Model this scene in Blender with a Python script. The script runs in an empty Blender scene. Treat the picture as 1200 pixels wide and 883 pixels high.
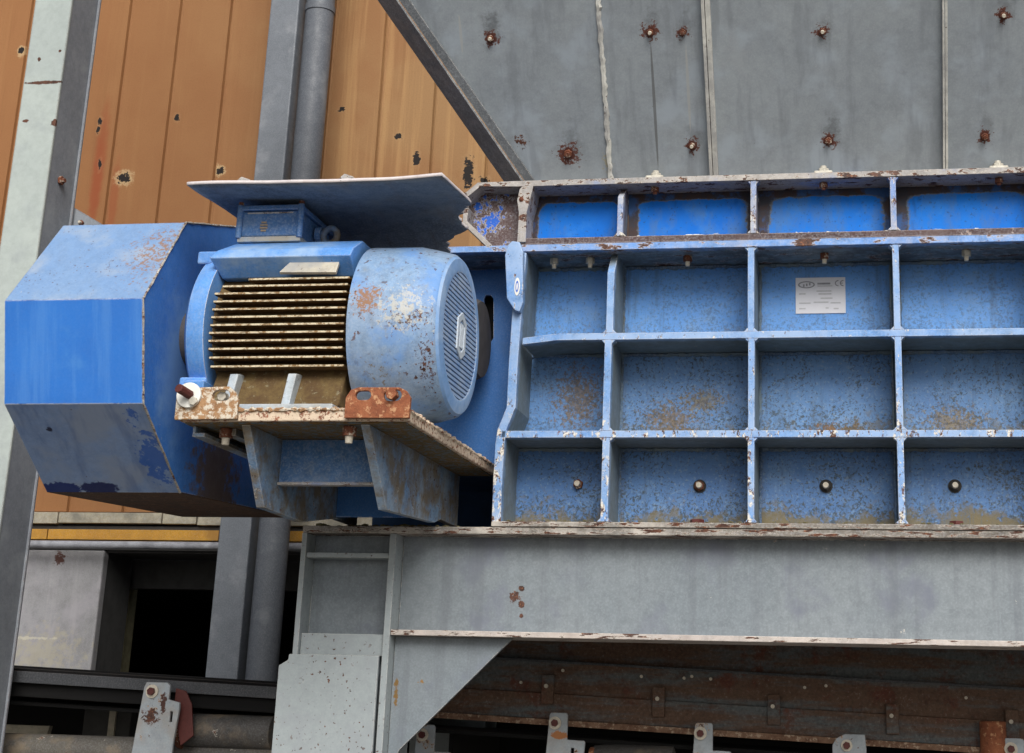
import bpy, bmesh, math, random
from mathutils import Vector, Matrix, noise as mnoise
random.seed(7)
S = bpy.context.scene
COL = S.collection

# ------------------------------------------------------------------ camera
PPX, PPY, FPX, CAM_D, CAM_Z = 731.0, 301.0, 1815.0, 5.4, 1.6      # lens axis, focal length (photo pixels), stand-off, eye height
RW = Matrix(((0.9874340117, 0.1559829401, 0.0253652308),
             (-0.0197797431, 0.2812326790, -0.9594357415),
             (-0.1567891396, 0.9468777654, 0.2807840149)))       # rows: camera right, camera down, camera forward
cam_d = bpy.data.cameras.new('camera'); cam = bpy.data.objects.new('camera', cam_d); COL.objects.link(cam)
cam_d.sensor_width = 36.0; cam_d.lens = FPX / 1200 * 36.0
cam_d.shift_x = (600 - PPX) / 1200; cam_d.shift_y = (PPY - 441.5) / 1200
cam_d.clip_start = 0.05; cam_d.clip_end = 500
rt, dn, fw = RW[0], RW[1], RW[2]
cm = Matrix((( rt.x, -dn.x, -fw.x, 0), (rt.y, -dn.y, -fw.y, -CAM_D), (rt.z, -dn.z, -fw.z, CAM_Z), (0, 0, 0, 1)))
cam.matrix_world = cm
S.camera = cam

# ------------------------------------------------------------------ world + sun
SUN_EL, SUN_AZ = math.radians(37), math.radians(162)             # azimuth clockwise from +Y
w = bpy.data.worlds.new('World'); S.world = w; w.use_nodes = True
wn = w.node_tree.nodes; wl = w.node_tree.links
sky = wn.new('ShaderNodeTexSky'); sky.sky_type = 'NISHITA'; sky.sun_disc = False
sky.sun_elevation = SUN_EL; sky.sun_rotation = SUN_AZ
sky.air_density = 1.0; sky.dust_density = 4.0; sky.ozone_density = 0.6
hs = wn.new('ShaderNodeHueSaturation'); hs.inputs['Saturation'].default_value = 0.38
wl.new(sky.outputs[0], hs.inputs['Color']); wl.new(hs.outputs[0], wn['Background'].inputs[0])
wn['Background'].inputs[1].default_value = 0.08
sd = bpy.data.lights.new('sun', 'SUN'); sd.energy = 2.0; sd.angle = math.radians(34); sd.color = (1.0, 0.96, 0.9)
so = bpy.data.objects.new('sun', sd); COL.objects.link(so)
sdir = Vector((math.sin(SUN_AZ) * math.cos(SUN_EL), math.cos(SUN_AZ) * math.cos(SUN_EL), math.sin(SUN_EL)))
so.rotation_euler = sdir.to_track_quat('Z', 'Y').to_euler(); so.location = (0, -6, 9)
S.view_settings.view_transform = 'Standard'; S.view_settings.look = 'None'
S.view_settings.exposure = 0.50; S.view_settings.gamma = 1.0

# ------------------------------------------------------------------ measuring helpers (photo point -> place in the world)
CC = Vector((0, -CAM_D, CAM_Z))
def ray(x, y):
    a, b = (x - PPX) / FPX, (y - PPY) / FPX
    return rt * a + dn * b + fw
def aY(x, y, Y=0.0):
    d = ray(x, y); return CC + d * ((Y - CC.y) / d.y)
def aX(x, y, X):
    d = ray(x, y); return CC + d * ((X - CC.x) / d.x)
def aZ(x, y, Z):
    d = ray(x, y); return CC + d * ((Z - CC.z) / d.z)
HS, HY, HZ = 0.67, 0.12, 3.5                                     # slope and foot of the leaning hopper wall
def aH(x, y):
    d = ray(x, y); t = (HY - HS * (CC.z - HZ) - CC.y) / (d.y + HS * d.z); return CC + d * t

def lin(r, g, b):
    f = lambda c: (c / 255 / 12.92) if c <= 10 else ((c / 255 + 0.055) / 1.055) ** 2.4
    return (f(r), f(g), f(b), 1)

# ------------------------------------------------------------------ materials
class N:
    def __init__(s, name):
        s.m = bpy.data.materials.new(name); s.m.use_nodes = True
        s.t = s.m.node_tree; s.n = s.t.nodes; s.l = s.t.links
        s.b = s.n['Principled BSDF']
        s.pos = s.n.new('ShaderNodeNewGeometry')
        s.P = s.pos.outputs['Position']
    def set(s, sock, v):
        if hasattr(v, 'is_output') or isinstance(v, bpy.types.NodeSocket): s.l.new(v, sock)
        else: sock.default_value = v
    def math(s, op, a, b=0.0, c=0.0, clamp=False):
        n = s.n.new('ShaderNodeMath'); n.operation = op; n.use_clamp = clamp
        s.set(n.inputs[0], a); s.set(n.inputs[1], b)
        if op in ('MULTIPLY_ADD', 'SMOOTH_MIN', 'WRAP'): s.set(n.inputs[2], c)
        return n.outputs[0]
    def scale(s, v, k):
        n = s.n.new('ShaderNodeVectorMath'); n.operation = 'MULTIPLY'
        s.l.new(v, n.inputs[0]); n.inputs[1].default_value = k
        return n.outputs[0]
    def noise(s, sc, det=4, rough=0.6, stretch=None, off=0.0, dist=0.0):
        v = s.P
        if stretch: v = s.scale(v, stretch)
        if off:
            a = s.n.new('ShaderNodeVectorMath'); a.operation = 'ADD'; s.l.new(v, a.inputs[0]); a.inputs[1].default_value = (off, off * 1.7, off * .6); v = a.outputs[0]
        n = s.n.new('ShaderNodeTexNoise'); s.l.new(v, n.inputs['Vector'])
        n.inputs['Scale'].default_value = sc; n.inputs['Detail'].default_value = det; n.inputs['Roughness'].default_value = rough
        n.inputs['Distortion'].default_value = dist
        return n.outputs[0]
    def ramp(s, v, lo, hi, a=0.0, b=1.0):
        n = s.n.new('ShaderNodeMapRange'); n.interpolation_type = 'SMOOTHSTEP'
        s.l.new(v, n.inputs[0]); n.inputs[1].default_value = lo; n.inputs[2].default_value = hi
        n.inputs[3].default_value = a; n.inputs[4].default_value = b
        return n.outputs[0]
    def mix(s, f, a, b, mode='MIX'):
        n = s.n.new('ShaderNodeMix'); n.data_type = 'RGBA'; n.blend_type = mode
        s.set(n.inputs[0], f); s.set(n.inputs[6], a); s.set(n.inputs[7], b)
        return n.outputs[2]
    def edge(s, r=0.006, lo=0.72, hi=0.97, samples=4):
        bv = s.n.new('ShaderNodeBevel'); bv.samples = samples; bv.inputs['Radius'].default_value = r
        d = s.n.new('ShaderNodeVectorMath'); d.operation = 'DOT_PRODUCT'
        s.l.new(bv.outputs[0], d.inputs[0]); s.l.new(s.pos.outputs['Normal'], d.inputs[1])
        return s.ramp(d.outputs['Value'], lo, hi, 1.0, 0.0)
    def blob(s, c, r, ns, amp=0.7, lo=0.75, hi=1.0, sq=(1, 1, 1)):
        a = s.n.new('ShaderNodeVectorMath'); a.operation = 'SUBTRACT'; s.l.new(s.P, a.inputs[0]); a.inputs[1].default_value = c
        v = s.scale(a.outputs[0], (sq[0] / r, sq[1] / r, sq[2] / r))
        d = s.n.new('ShaderNodeVectorMath'); d.operation = 'LENGTH'; s.l.new(v, d.inputs[0])
        x = s.math('MULTIPLY_ADD', s.math('SUBTRACT', ns, 0.5), amp * 2, d.outputs['Value'])
        return s.ramp(x, lo, hi, 1.0, 0.0)
    def gen(s):
        n = s.n.new('ShaderNodeTexCoord'); x = s.n.new('ShaderNodeSeparateXYZ'); s.l.new(n.outputs['Generated'], x.inputs[0]); return x.outputs
    def finish(s, col, rough=0.5, bump=None, bs=0.25, bd=0.004, metal=0.0, spec=0.4):
        s.set(s.b.inputs['Base Color'], col); s.set(s.b.inputs['Roughness'], rough); s.set(s.b.inputs['Metallic'], metal)
        s.b.inputs['Specular IOR Level'].default_value = spec
        if bump is not None:
            n = s.n.new('ShaderNodeBump'); n.inputs['Strength'].default_value = bs; n.inputs['Distance'].default_value = bd
            s.l.new(bump, n.inputs['Height']); s.l.new(n.outputs[0], s.b.inputs['Normal'])
        return s.m

RUST_D, RUST_M, RUST_O = lin(56, 36, 30), lin(92, 58, 44), lin(148, 94, 58)
PALE = lin(214, 210, 200)

def rustcol(s):
    a = s.noise(38, 6, .7, off=3.1)
    c = s.mix(s.ramp(a, .38, .62), RUST_D, RUST_M)
    return s.mix(s.ramp(s.noise(90, 4, .7, off=9.), .55, .7), c, RUST_O)

def paint(name, base, alt, fade=None, fade_amt=0.0, rust=0.0, rust_sc=14, speck=0.0, edge=0.6, edge_col=PALE, edge_rust=0.4,
          streak=0.0, streak_col=None, rough=0.5, blobs=(), bump_s=0.25, grime=0.0, grime_col=None, edge_r=0.006, mott=1.0, spk_sc=95, deep=None, face=0.0, dent=0.0, rstretch=None, flick=0.0):
    """weathered paint on steel. rust = how much of the surface has broken through, speck = pin-prick chips"""
    if name in ('guard_front_paint', 'guard_faded_paint', 'guard_lower_paint', 'rain_cover_steel', 'deep_blue_paint', 'hopper_grey_paint'): dent = 6.0   # thin sheet is never quite flat
    s = N(name)
    big = s.noise(2.2, 5, .6); fine = s.noise(26, 5, .65, off=1.3); gr = s.noise(150, 3, .7, off=5.)
    c = s.mix(s.ramp(big, .35, .65), base, alt)
    c = s.mix(s.ramp(fine, .35, .72, 0, .30 * mott), c, lin(20, 24, 34), 'MIX')
    c = s.mix(s.ramp(gr, .40, .72, 0, .24 * mott), c, lin(200, 206, 214))
    if fade:
        f = s.ramp(s.noise(5.5, 6, .62, off=7.7), .62 - fade_amt * .45, .82 - fade_amt * .45, 0, .85)
        c = s.mix(f, c, fade)
    if streak:
        st = s.noise(17, 4, .6, stretch=(1, .25, .05), off=2.2)
        c = s.mix(s.ramp(st, .49, .66, 0, streak), c, streak_col or lin(70, 62, 55))
    if grime:
        g = s.ramp(s.noise(9, 7, .75, off=4.4), .70 - grime * .25, .86 - grime * .2, 0, .85)
        c = s.mix(g, c, grime_col or lin(88, 80, 62))
    if deep:                                                  # inner faces of the ribs keep their dirt, the outer edge is washed clean
        y = s.n.new('ShaderNodeSeparateXYZ'); s.l.new(s.P, y.inputs[0])
        dk = s.ramp(s.math('MULTIPLY_ADD', s.math('SUBTRACT', fine, .5), .06, y.outputs[1]), .002, .05)
        dc_ = s.mix(s.ramp(s.noise(20, 6, .7, off=17.), .4, .65), deep, lin(110, 124, 130))
        c = s.mix(s.math('MULTIPLY', dk, .92), c, dc_)
    rc = rustcol(s)
    h = s.math('MULTIPLY', fine, .25)
    if dent: h = s.math('MULTIPLY_ADD', s.noise(3.1, 2, .4, off=41.), dent, h)
    wear = None
    if rust:
        n = s.noise(rust_sc, 8, .72, off=6.6, stretch=rstretch)
        halo = s.ramp(n, .70 - rust * .2, .715 - rust * .2)
        core = s.ramp(n, .715 - rust * .2, .735 - rust * .2)
        c = s.mix(s.math('MULTIPLY', halo, .8), c, edge_col); c = s.mix(core, c, rc)
        wear = core
    if flick:                                                 # pale nicks and dried drops
        zf = s.ramp(s.noise(2.6, 4, .7, off=57.), .50, .68, -.10, .02)
        c = s.mix(s.ramp(s.math('ADD', s.noise(74, 4, .75, off=51., stretch=(1, 1, .6)), zf), .72 - flick * .05, .77 - flick * .05, 0, .6), c, lin(200, 205, 206))
    if speck:
        n = s.noise(spk_sc, 2, .5, off=8.8); zone = s.ramp(s.noise(4.5, 4, .6, off=12.), .42, .62)
        k = s.math('MULTIPLY', s.ramp(n, .80 - speck * .17, .83 - speck * .17), s.math('MULTIPLY_ADD', zone, .75, .25))
        c = s.mix(k, c, rc)
    if edge:
        e = s.edge(edge_r)
        n = s.noise(32, 5, .7, off=10.)
        k = s.math('MULTIPLY', e, s.ramp(n, .62 - edge * .35, .70 - edge * .35))
        n2 = s.noise(19, 6, .75, off=14.)
        ec = s.mix(s.ramp(n2, .66 - edge_rust * .28, .70 - edge_rust * .28), edge_col, rc)
        c = s.mix(k, c, ec)
    if face:                                                  # chips knocked out of the narrow outer edges
        y = s.n.new('ShaderNodeSeparateXYZ'); s.l.new(s.P, y.inputs[0])
        lowz = s.ramp(y.outputs[2], 2.2, 3.1, .10, 0)
        fz = s.math('ADD', s.noise(40, 6, .78, off=27., stretch=(1, 1, .4)), lowz)
        fk = s.math('MULTIPLY', s.ramp(y.outputs[1], .003, .008, 1, 0), s.ramp(fz, .70 - face * .16, .72 - face * .16))
        c = s.mix(fk, c, s.mix(s.ramp(s.noise(48, 5, .75, off=33.), .47, .53), PALE, rc))
    for b in blobs:
        bn = s.noise(b.get('ns', 30), 6, .75, off=b.get('off', 11.))
        m = s.blob(b['c'], b['r'], bn, b.get('amp', .9), b.get('lo', .75), b.get('hi', .9), b.get('sq', (1, 1, 1)))
        k = s.math('MULTIPLY', m, b.get('a', 1.0))
        c = s.mix(k, c, b['col'] if 'col' in b else rc)
    r = s.ramp(fine, .2, .8, rough - .08, rough + .2)
    return s.finish(c, r, h, bump_s, .004)

def rusty(name, a, b, pale=None, amt=.4, rough=.85, bs=.6, ps=48):
    s = N(name); n1 = s.noise(16, 8, .75); n2 = s.noise(60, 5, .7, off=3.); n3 = s.noise(ps, 6, .78, off=8.)
    c = s.mix(s.ramp(n1, .38, .62), a, b); c = s.mix(s.ramp(n2, .5, .75, 0, .6), c, RUST_D)
    if pale: c = s.mix(s.ramp(n3, .66 - amt * .3, .70 - amt * .3), c, pale)
    return s.finish(c, rough, s.math('ADD', n2, n3), bs, .005)

def plain(name, col, rough=.6, metal=0, var=.25, sc=30, bs=.2):
    s = N(name); n = s.noise(sc, 5, .65)
    c = s.mix(s.ramp(n, .35, .7, 0, var), col, (col[0] * .35, col[1] * .35, col[2] * .35, 1))
    return s.finish(c, rough, n, bs, .003, metal)

BL = lin(66, 132, 212); BL2 = lin(56, 122, 202); BLF = lin(150, 176, 212)
M = {}
M['blue'] = paint('blue_paint', BL, BL2, BLF, .15, rust=.12, speck=.5, edge=.9, edge_rust=.3)
M['blue_rib'] = paint('blue_rib_paint', lin(96, 148, 212), lin(124, 164, 212), BLF, .45, rust=.16, rust_sc=22, speck=.6, edge=.8, edge_rust=.5, grime=.15, deep=lin(104, 112, 112), face=.6)
M['blue_wall'] = paint('blue_side_paint', lin(48, 106, 176), lin(56, 112, 178), lin(70, 110, 165), .2, speck=.3, edge=.5, grime=.15, mott=.35)
M['blue_dark'] = paint('deep_blue_paint', lin(46, 110, 190), lin(58, 118, 192), lin(70, 112, 170), .15, rust=.1, speck=.4, edge=.7, edge_rust=.35, mott=.35,
    blobs=[dict(c=aX(252, 560, -2.29), r=.26, sq=(1, 1, .9), col=lin(98, 80, 58), amp=1.3, lo=.4, hi=.9, ns=22, a=.9),
           dict(c=aX(205, 430, -2.29), r=.25, sq=(1, 1.3, .7), col=lin(112, 150, 194), amp=1.0, lo=.0, hi=1.0, ns=9, a=.75)])
M['guard_front'] = paint('guard_front_paint', lin(46, 118, 206), lin(42, 110, 196), lin(72, 134, 204), .08, speck=.12, edge=.8, edge_rust=.5, mott=.1, streak=.35, streak_col=lin(88, 144, 212))
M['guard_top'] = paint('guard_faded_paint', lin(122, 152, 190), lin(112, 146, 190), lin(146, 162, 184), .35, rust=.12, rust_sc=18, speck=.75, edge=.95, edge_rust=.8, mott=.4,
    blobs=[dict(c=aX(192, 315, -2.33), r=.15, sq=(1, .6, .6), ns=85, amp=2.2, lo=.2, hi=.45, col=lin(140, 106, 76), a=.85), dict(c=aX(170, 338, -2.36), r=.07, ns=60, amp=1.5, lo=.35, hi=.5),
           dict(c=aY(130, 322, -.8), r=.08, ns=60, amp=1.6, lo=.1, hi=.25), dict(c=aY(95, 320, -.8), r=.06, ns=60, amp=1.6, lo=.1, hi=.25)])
M['guard_low'] = paint('guard_lower_paint', lin(120, 146, 188), lin(112, 138, 180), lin(132, 146, 170), .5, speck=.3, edge=.8, edge_rust=.4, mott=.4, streak=.4, streak_col=lin(60, 88, 140),
    blobs=[dict(c=aY(188, 520, -.6), r=.2, sq=(3.0, .8, .8), col=lin(34, 86, 168), amp=1.7, lo=.55, hi=.68, ns=13, a=.85),
           dict(c=aY(60, 500, -.75), r=.02, col=lin(22, 30, 60), amp=.5), dict(c=aY(103, 533, -.6), r=.024, col=lin(20, 28, 58), amp=.6, ns=40),
           dict(c=aY(118, 572, -.53), r=.05, sq=(.6, 1, 1.6), col=lin(20, 34, 84), amp=.7, ns=30), dict(c=aY(70, 576, -.53), r=.06, sq=(.6, 1, 1.6), col=lin(22, 44, 104), amp=.7, ns=30)])
M['guard_bottom'] = rusty('guard_bottom_rust', lin(92, 66, 50), lin(70, 56, 50), lin(140, 110, 85), .25)
M['cowl'] = paint('fan_cowl_paint', lin(124, 156, 192), lin(140, 162, 190), lin(100, 146, 206), .4, rust=.14, rust_sc=30, speck=.95, edge=.5, edge_rust=.6, mott=.9, spk_sc=55, grime=.55, grime_col=lin(140, 142, 140),
    blobs=[dict(c=aY(430, 350, -.84), r=.075, ns=85, amp=2.6, lo=.3, hi=.5, col=lin(146, 104, 66), a=.9), dict(c=aY(480, 372, -.84), r=.12, sq=(1, 1, 1.8), ns=95, amp=3.2, lo=.0, hi=.2), dict(c=aY(475, 360, -.84), r=.13, sq=(1, 1, 1), ns=50, amp=2.2, lo=.1, hi=.5, col=lin(190, 186, 172), a=.7),
           dict(c=aY(495, 430, -.82), r=.15, sq=(3.4, 1, 1), ns=95, amp=3.0, lo=.1, hi=.3), dict(c=aY(440, 440, -.84), r=.14, ns=60, amp=1.9, lo=.05, hi=.2, col=lin(120, 116, 108))])
M['cowl_face'] = paint('fan_face_paint', lin(118, 160, 212), lin(130, 166, 212), lin(160, 184, 214), .35, speck=.35, edge=.6, edge_rust=.2, mott=.5)
M['motor_blue'] = paint('motor_blue_paint', lin(82, 144, 220), lin(96, 152, 218), lin(150, 178, 210), .3, rust=.1, rust_sc=20, speck=.4, edge=.7, edge_rust=.3, grime=.2, mott=.7)
M['box_blue'] = paint('terminal_box_paint', lin(74, 122, 176), lin(66, 112, 168), lin(120, 140, 165), .25, rust=.12, rust_sc=24, speck=.4, edge=.9, edge_rust=.4)
M['fin_core'] = rusty('motor_core_grime', lin(84, 64, 38), lin(104, 86, 52), lin(120, 112, 90), .25)
def mat_fin():
    s = N('cooling_fin_rusty'); n = s.noise(50, 6, .75); n2 = s.noise(120, 3, .7, stretch=(.3, 1, 1))
    c = s.mix(s.ramp(n, .4, .62), lin(112, 86, 52), lin(84, 64, 40))
    x = s.n.new('ShaderNodeSeparateXYZ'); s.l.new(s.pos.outputs['Normal'], x.inputs[0])
    k = s.math('MULTIPLY', s.ramp(x.outputs[1], -.75, -.45, 1, 0), s.ramp(n2, .36, .5, .25, 1))
    tip = s.mix(s.ramp(s.noise(70, 4, .7, off=2.), .46, .62), lin(206, 194, 166), lin(132, 104, 68))
    return s.finish(s.mix(k, c, tip), .75, n, .3, .002)
M['fin'] = mat_fin()
M['slab'] = rusty('base_plate_rusted', lin(150, 96, 72), lin(112, 72, 54), lin(208, 190, 168), .75, ps=55)
M['slab_under'] = rusty('base_underside_grime', lin(96, 84, 52), lin(120, 92, 50), lin(96, 110, 120), .5)
M['lug_orange'] = rusty('orange_rust', lin(150, 92, 62), lin(128, 74, 50), lin(184, 140, 104), .35)
M['lug_pale'] = rusty('pale_rust', lin(168, 132, 96), lin(140, 104, 72), lin(205, 196, 180), .55)
M['gusset'] = paint('gusset_paint', lin(96, 134, 176), lin(110, 142, 174), lin(140, 156, 172), .4, rust=.40, rust_sc=22, speck=1.0, edge=.8, edge_rust=.3, grime=1.25, grime_col=lin(112, 94, 58), spk_sc=60)
M['foot'] = paint('motor_foot_paint', lin(150, 176, 206), lin(170, 180, 186), lin(170, 160, 140), .5, rust=.38, rust_sc=18, speck=.8, edge=.9, edge_rust=.5, grime=.5)
M['brown'] = paint('exposed_brown_primer', lin(82, 58, 56), lin(70, 52, 52), lin(96, 80, 78), .35, rust=.2, rust_sc=16, speck=.5, edge=.95, edge_col=lin(224, 210, 200), edge_rust=.25, rough=.65)
M['rib_chipped'] = paint('chipped_blue_rib', lin(104, 140, 200), lin(140, 156, 190), lin(190, 190, 190), .4, rust=.5, rust_sc=26, speck=.8, edge=.9, edge_rust=.6, grime=.3, deep=lin(96, 78, 76), face=1.0)
M['lip'] = paint('worn_pale_lip', lin(152, 148, 146), lin(170, 164, 158), lin(120, 146, 196), .15, rust=.85, rust_sc=34, rstretch=(.5, 1, 1), speck=.6, edge=.7, edge_rust=.5, edge_r=.004)
M['flange'] = paint('worn_blue_flange', lin(96, 148, 218), lin(110, 154, 214), lin(160, 170, 195), .35, deep=lin(82, 82, 78), rust=.75, rust_sc=22, rstretch=(.4, 1, 1), speck=.7, edge=.6, edge_rust=.7, edge_col=lin(200, 196, 196))
M['base_lip'] = paint('chalky_base_edge', lin(104, 98, 90), lin(132, 126, 118), lin(194, 188, 180), .35, rust=.95, rust_sc=40, rstretch=(.3, 1, 1.6), speck=.8, edge=.9, edge_rust=.5, rough=.8, bump_s=.7)
GR, GR2 = lin(128, 134, 140), lin(120, 126, 133)
M['grey_beam'] = paint('grey_beam_paint', lin(122, 131, 137), lin(114, 124, 131), lin(106, 112, 126), .25, rust=.03, speck=.12, edge=.55, edge_rust=.35, mott=.5, spk_sc=60, flick=.7, streak=.4, streak_col=lin(98, 104, 112),
    blobs=[dict(c=aY(603, 700, .09), r=.030, ns=75, amp=1.8, lo=.5, hi=.6), dict(c=aY(611, 690, .09), r=.012, ns=60, amp=.8), dict(c=aY(611, 708, .09), r=.014, ns=60, amp=.9), dict(c=aY(611, 722, .09), r=.009, ns=60, amp=.7), dict(c=aY(466, 810, .08), r=.03, sq=(2.4, 1, .35), ns=50, amp=1.0, col=lin(120, 92, 50)),
           dict(c=aY(494, 800, .08), r=.022, ns=60, amp=1.3, col=lin(140, 104, 50)), dict(c=aY(492, 824, .08), r=.016, ns=60, amp=1.3), dict(c=aY(442, 750, .0), r=.03, ns=60, amp=1.3, col=PALE)])
M['grey_post'] = paint('grey_post_paint', lin(152, 161, 164), lin(146, 155, 158), lin(144, 151, 156), .3, rust=.06, speck=.8, edge=.7, edge_rust=.4, mott=.35, spk_sc=80, flick=.3)
HB = [(575, 45, .034), (762, 38, .030), (800, 38, .026), (964, 37, .026), (1176, 18, .028), (666, 180, .040), (811, 171, .032), (971, 165, .030), (1154, 160, .030)]
hbl = []
for (x, y, r) in HB:
    p = aH(x, y)
    sm_ = {575: 1.0, 666: .5, 971: .8, 964: .6}.get(x, .2)
    hbl.append(dict(c=p + Vector((.01, -.02, .03 if x != 964 else 0)), r=r * (1.5 + sm_ * .6), sq=(1 + .5 * sm_, .6, .8), ns=22 + x % 9, amp=1.5, lo=.0, hi=1.0, col=lin(82, 86, 90), a=.35 + .35 * sm_, off=11. + x * .013))
    hbl.append(dict(c=p, r=r * (1.55 if x in (666, 762) else 1.3), ns=60, amp=2.0, lo=.5, hi=.6, off=11. + x * .01, col=lin(92, 54, 44)))
    hbl.append(dict(c=p, r=r * .8, ns=60, amp=.7, lo=.7, hi=.8, col=lin(78, 44, 36)))
for (x0, y0, x1, y1, dk) in ((764, 60, 770, 190, 1), (803, 60, 810, 150, 0), (540, 20, 540, 60, 0)):
    a, b = aH(x0, y0), aH(x1, y1); mid = (a + b) / 2; L = (a - b).length / 2
    hbl.append(dict(c=mid, r=L, sq=(L / .006, .8, .8), ns=12, amp=.12, lo=.8, hi=1, col=lin(86, 86, 86) if dk else lin(160, 162, 160), a=.7))
hbl.append(dict(c=aH(712, 190), r=.05, sq=(1.6, .7, .7), ns=60, amp=1.6, lo=.35, hi=.45, col=lin(150, 146, 128)))
hbl.append(dict(c=aH(610, 165), r=.05, ns=60, amp=1.9, lo=.2, hi=.3))
hbl.append(dict(c=aH(865, 70), r=.16, sq=(1.2, .6, .6), ns=9, amp=1.2, lo=.1, hi=.6, col=lin(150, 155, 160), a=.35))
M['hopper'] = paint('hopper_grey_paint', lin(146, 154, 160), lin(136, 144, 151), lin(154, 164, 174), .3, speck=.12, edge=.3, edge_rust=.4, mott=.45, flick=.6, streak=.42, streak_col=lin(112, 118, 125), blobs=hbl)
M['hopper_seam'] = paint('hopper_seam_paint', lin(214, 214, 206), lin(196, 196, 188), lin(150, 150, 150), .4, rust=.15, rust_sc=24, speck=.7, edge=.5)
M['hopper_angle'] = paint('hopper_angle_paint', lin(112, 116, 120), lin(98, 102, 106), lin(90, 94, 98), .3, rust=.12, rust_sc=7, speck=.3, edge=.5, edge_rust=.3)
M['column_light'] = paint('pale_column_paint', lin(172, 182, 178), lin(162, 172, 170), lin(150, 158, 160), .25, rust=.14, rust_sc=9, speck=.15, edge=1.0, edge_rust=1.2, mott=.4, edge_r=.012, edge_col=lin(190, 194, 190), rough=.6,
    blobs=[dict(c=aY(52, 97, .4), r=.10, sq=(1, 1, 9), ns=40, amp=.9, lo=.7, hi=.85), dict(c=aY(30, 142, .4), r=.018, sq=(1, 1, 2), ns=50, amp=.9), dict(c=aY(64, 144, .4), r=.02, ns=50, amp=1.), dict(c=aY(46, 70, .4), r=.01, ns=50, amp=1.), dict(c=aY(70, 60, .4), r=.008, ns=50, amp=1.)])
M['column_dark'] = paint('slate_column_paint', lin(138, 144, 152), lin(126, 132, 140), lin(150, 156, 162), .25, speck=.15, edge=.7, edge_rust=1.1, edge_r=.012, edge_col=lin(170, 174, 176), mott=.5)
M['post'] = paint('slate_post_paint', lin(108, 114, 122), lin(100, 106, 114), lin(136, 140, 146), .2, speck=.12, edge=.3, edge_rust=.3, mott=.45)
M['pipe'] = paint('slate_pipe_paint', lin(92, 97, 105), lin(86, 91, 99), lin(120, 124, 130), .2, speck=.08, edge=0, mott=.45)
M['galv'] = plain('galvanised_steel', lin(196, 192, 180), .55, .2, .5, 60)
M['bolt_rust'] = rusty('rusty_bolt', lin(120, 70, 48), lin(92, 56, 42), lin(190, 176, 160), .35)
M['bolt_pale'] = plain('pale_bolt_end', lin(208, 200, 184), .6, 0, .35, 80)
M['bolt_dark'] = plain('dark_washer', lin(48, 46, 44), .7, 0, .3, 80)
M['red_bolt'] = plain('maroon_bolt', lin(88, 42, 38), .6, 0, .3, 80)
M['white'] = plain('white_washer', lin(226, 226, 220), .5, 0, .12, 40)
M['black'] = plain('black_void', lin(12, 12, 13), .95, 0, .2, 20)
M['recess_shade'] = plain('navy_recess_shade', lin(44, 80, 122), .7, 0, .4, 12)  # darker blue standing in for shade inside the recess
M['rubber'] = plain('dark_rubber', lin(74, 72, 74), .7, 0, .4, 20)
M['canopy'] = paint('rain_cover_steel', lin(112, 126, 142), lin(90, 104, 122), lin(132, 140, 148), .3, speck=.4, edge=.9, edge_rust=.15, edge_col=lin(236, 230, 228), streak=.3, streak_col=lin(110, 92, 76), grime=.1, edge_r=.004)
M['emblem'] = plain('pale_emblem', lin(196, 206, 216), .6, 0, .25, 80)
M['emblem_tan'] = plain('tan_emblem', lin(168, 150, 128), .7, 0, .4, 90)
M['label'] = plain('label_plate_metal', lin(206, 208, 216), .45, 0, .08, 20)
M['ink'] = plain('grey_print', lin(140, 142, 150), .6, 0, .3, 90)
M['ink2'] = plain('light_grey_print', lin(178, 180, 186), .6, 0, .2, 90)
M['ring_blue'] = plain('sticker_blue', lin(70, 110, 200), .5, 0, .1, 90)
M['weld'] = paint('weld_bead_paint', lin(72, 104, 140), lin(60, 84, 112), lin(110, 124, 128), .4, speck=.6, edge=0, grime=.6)
M['debris'] = plain('mossy_crumbs', lin(104, 98, 70), .95, 0, .7, 60)
M['yellow'] = paint('yellow_flashing', lin(198, 146, 34), lin(180, 128, 30), lin(150, 110, 50), .3, speck=.25, edge=.2, grime=.35, mott=.6)
M['trim'] = paint('pale_base_trim', lin(176, 168, 146), lin(160, 152, 132), lin(120, 118, 108), .35, speck=.15, edge=.4, grime=.35, grime_col=lin(100, 98, 90))
M['conduit'] = paint('silver_conduit', lin(168, 170, 178), lin(150, 152, 160), lin(110, 112, 118), .3, speck=.3, edge=0)
M['concrete'] = paint('smooth_concrete', lin(152, 152, 156), lin(142, 142, 144), lin(160, 158, 164), .3, speck=.08, edge=.2, mott=.6, grime=.22, grime_col=lin(132, 126, 108), streak=.2, streak_col=lin(180, 178, 182), rough=.85,
    blobs=[dict(c=aY(70, 655, 2.5), r=.06, ns=40, amp=1.4, lo=.4, hi=.6, col=lin(88, 62, 56)), dict(c=aY(50, 765, 2.5), r=.25, sq=(.8, 1, 1.3), ns=24, amp=1.8, lo=.1, hi=.8, col=lin(172, 166, 146), a=.6), dict(c=aY(40, 748, 2.5), r=.2, sq=(1, 1, 14), ns=24, amp=1.2, lo=.3, hi=.6, col=lin(196, 192, 176), a=.7)])
M['dark_conc'] = plain('dark_and_shaded_concrete', lin(70, 70, 70), .9, 0, .4, 14)
M['frame'] = plain('weathered_window_frame', lin(116, 112, 88), .8, 0, .5, 20)
M['conv'] = paint('conveyor_dark_paint', lin(66, 68, 72), lin(54, 56, 60), lin(84, 84, 86), .2, speck=.2, edge=.25, mott=.35, edge_col=lin(120, 116, 108))
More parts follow.
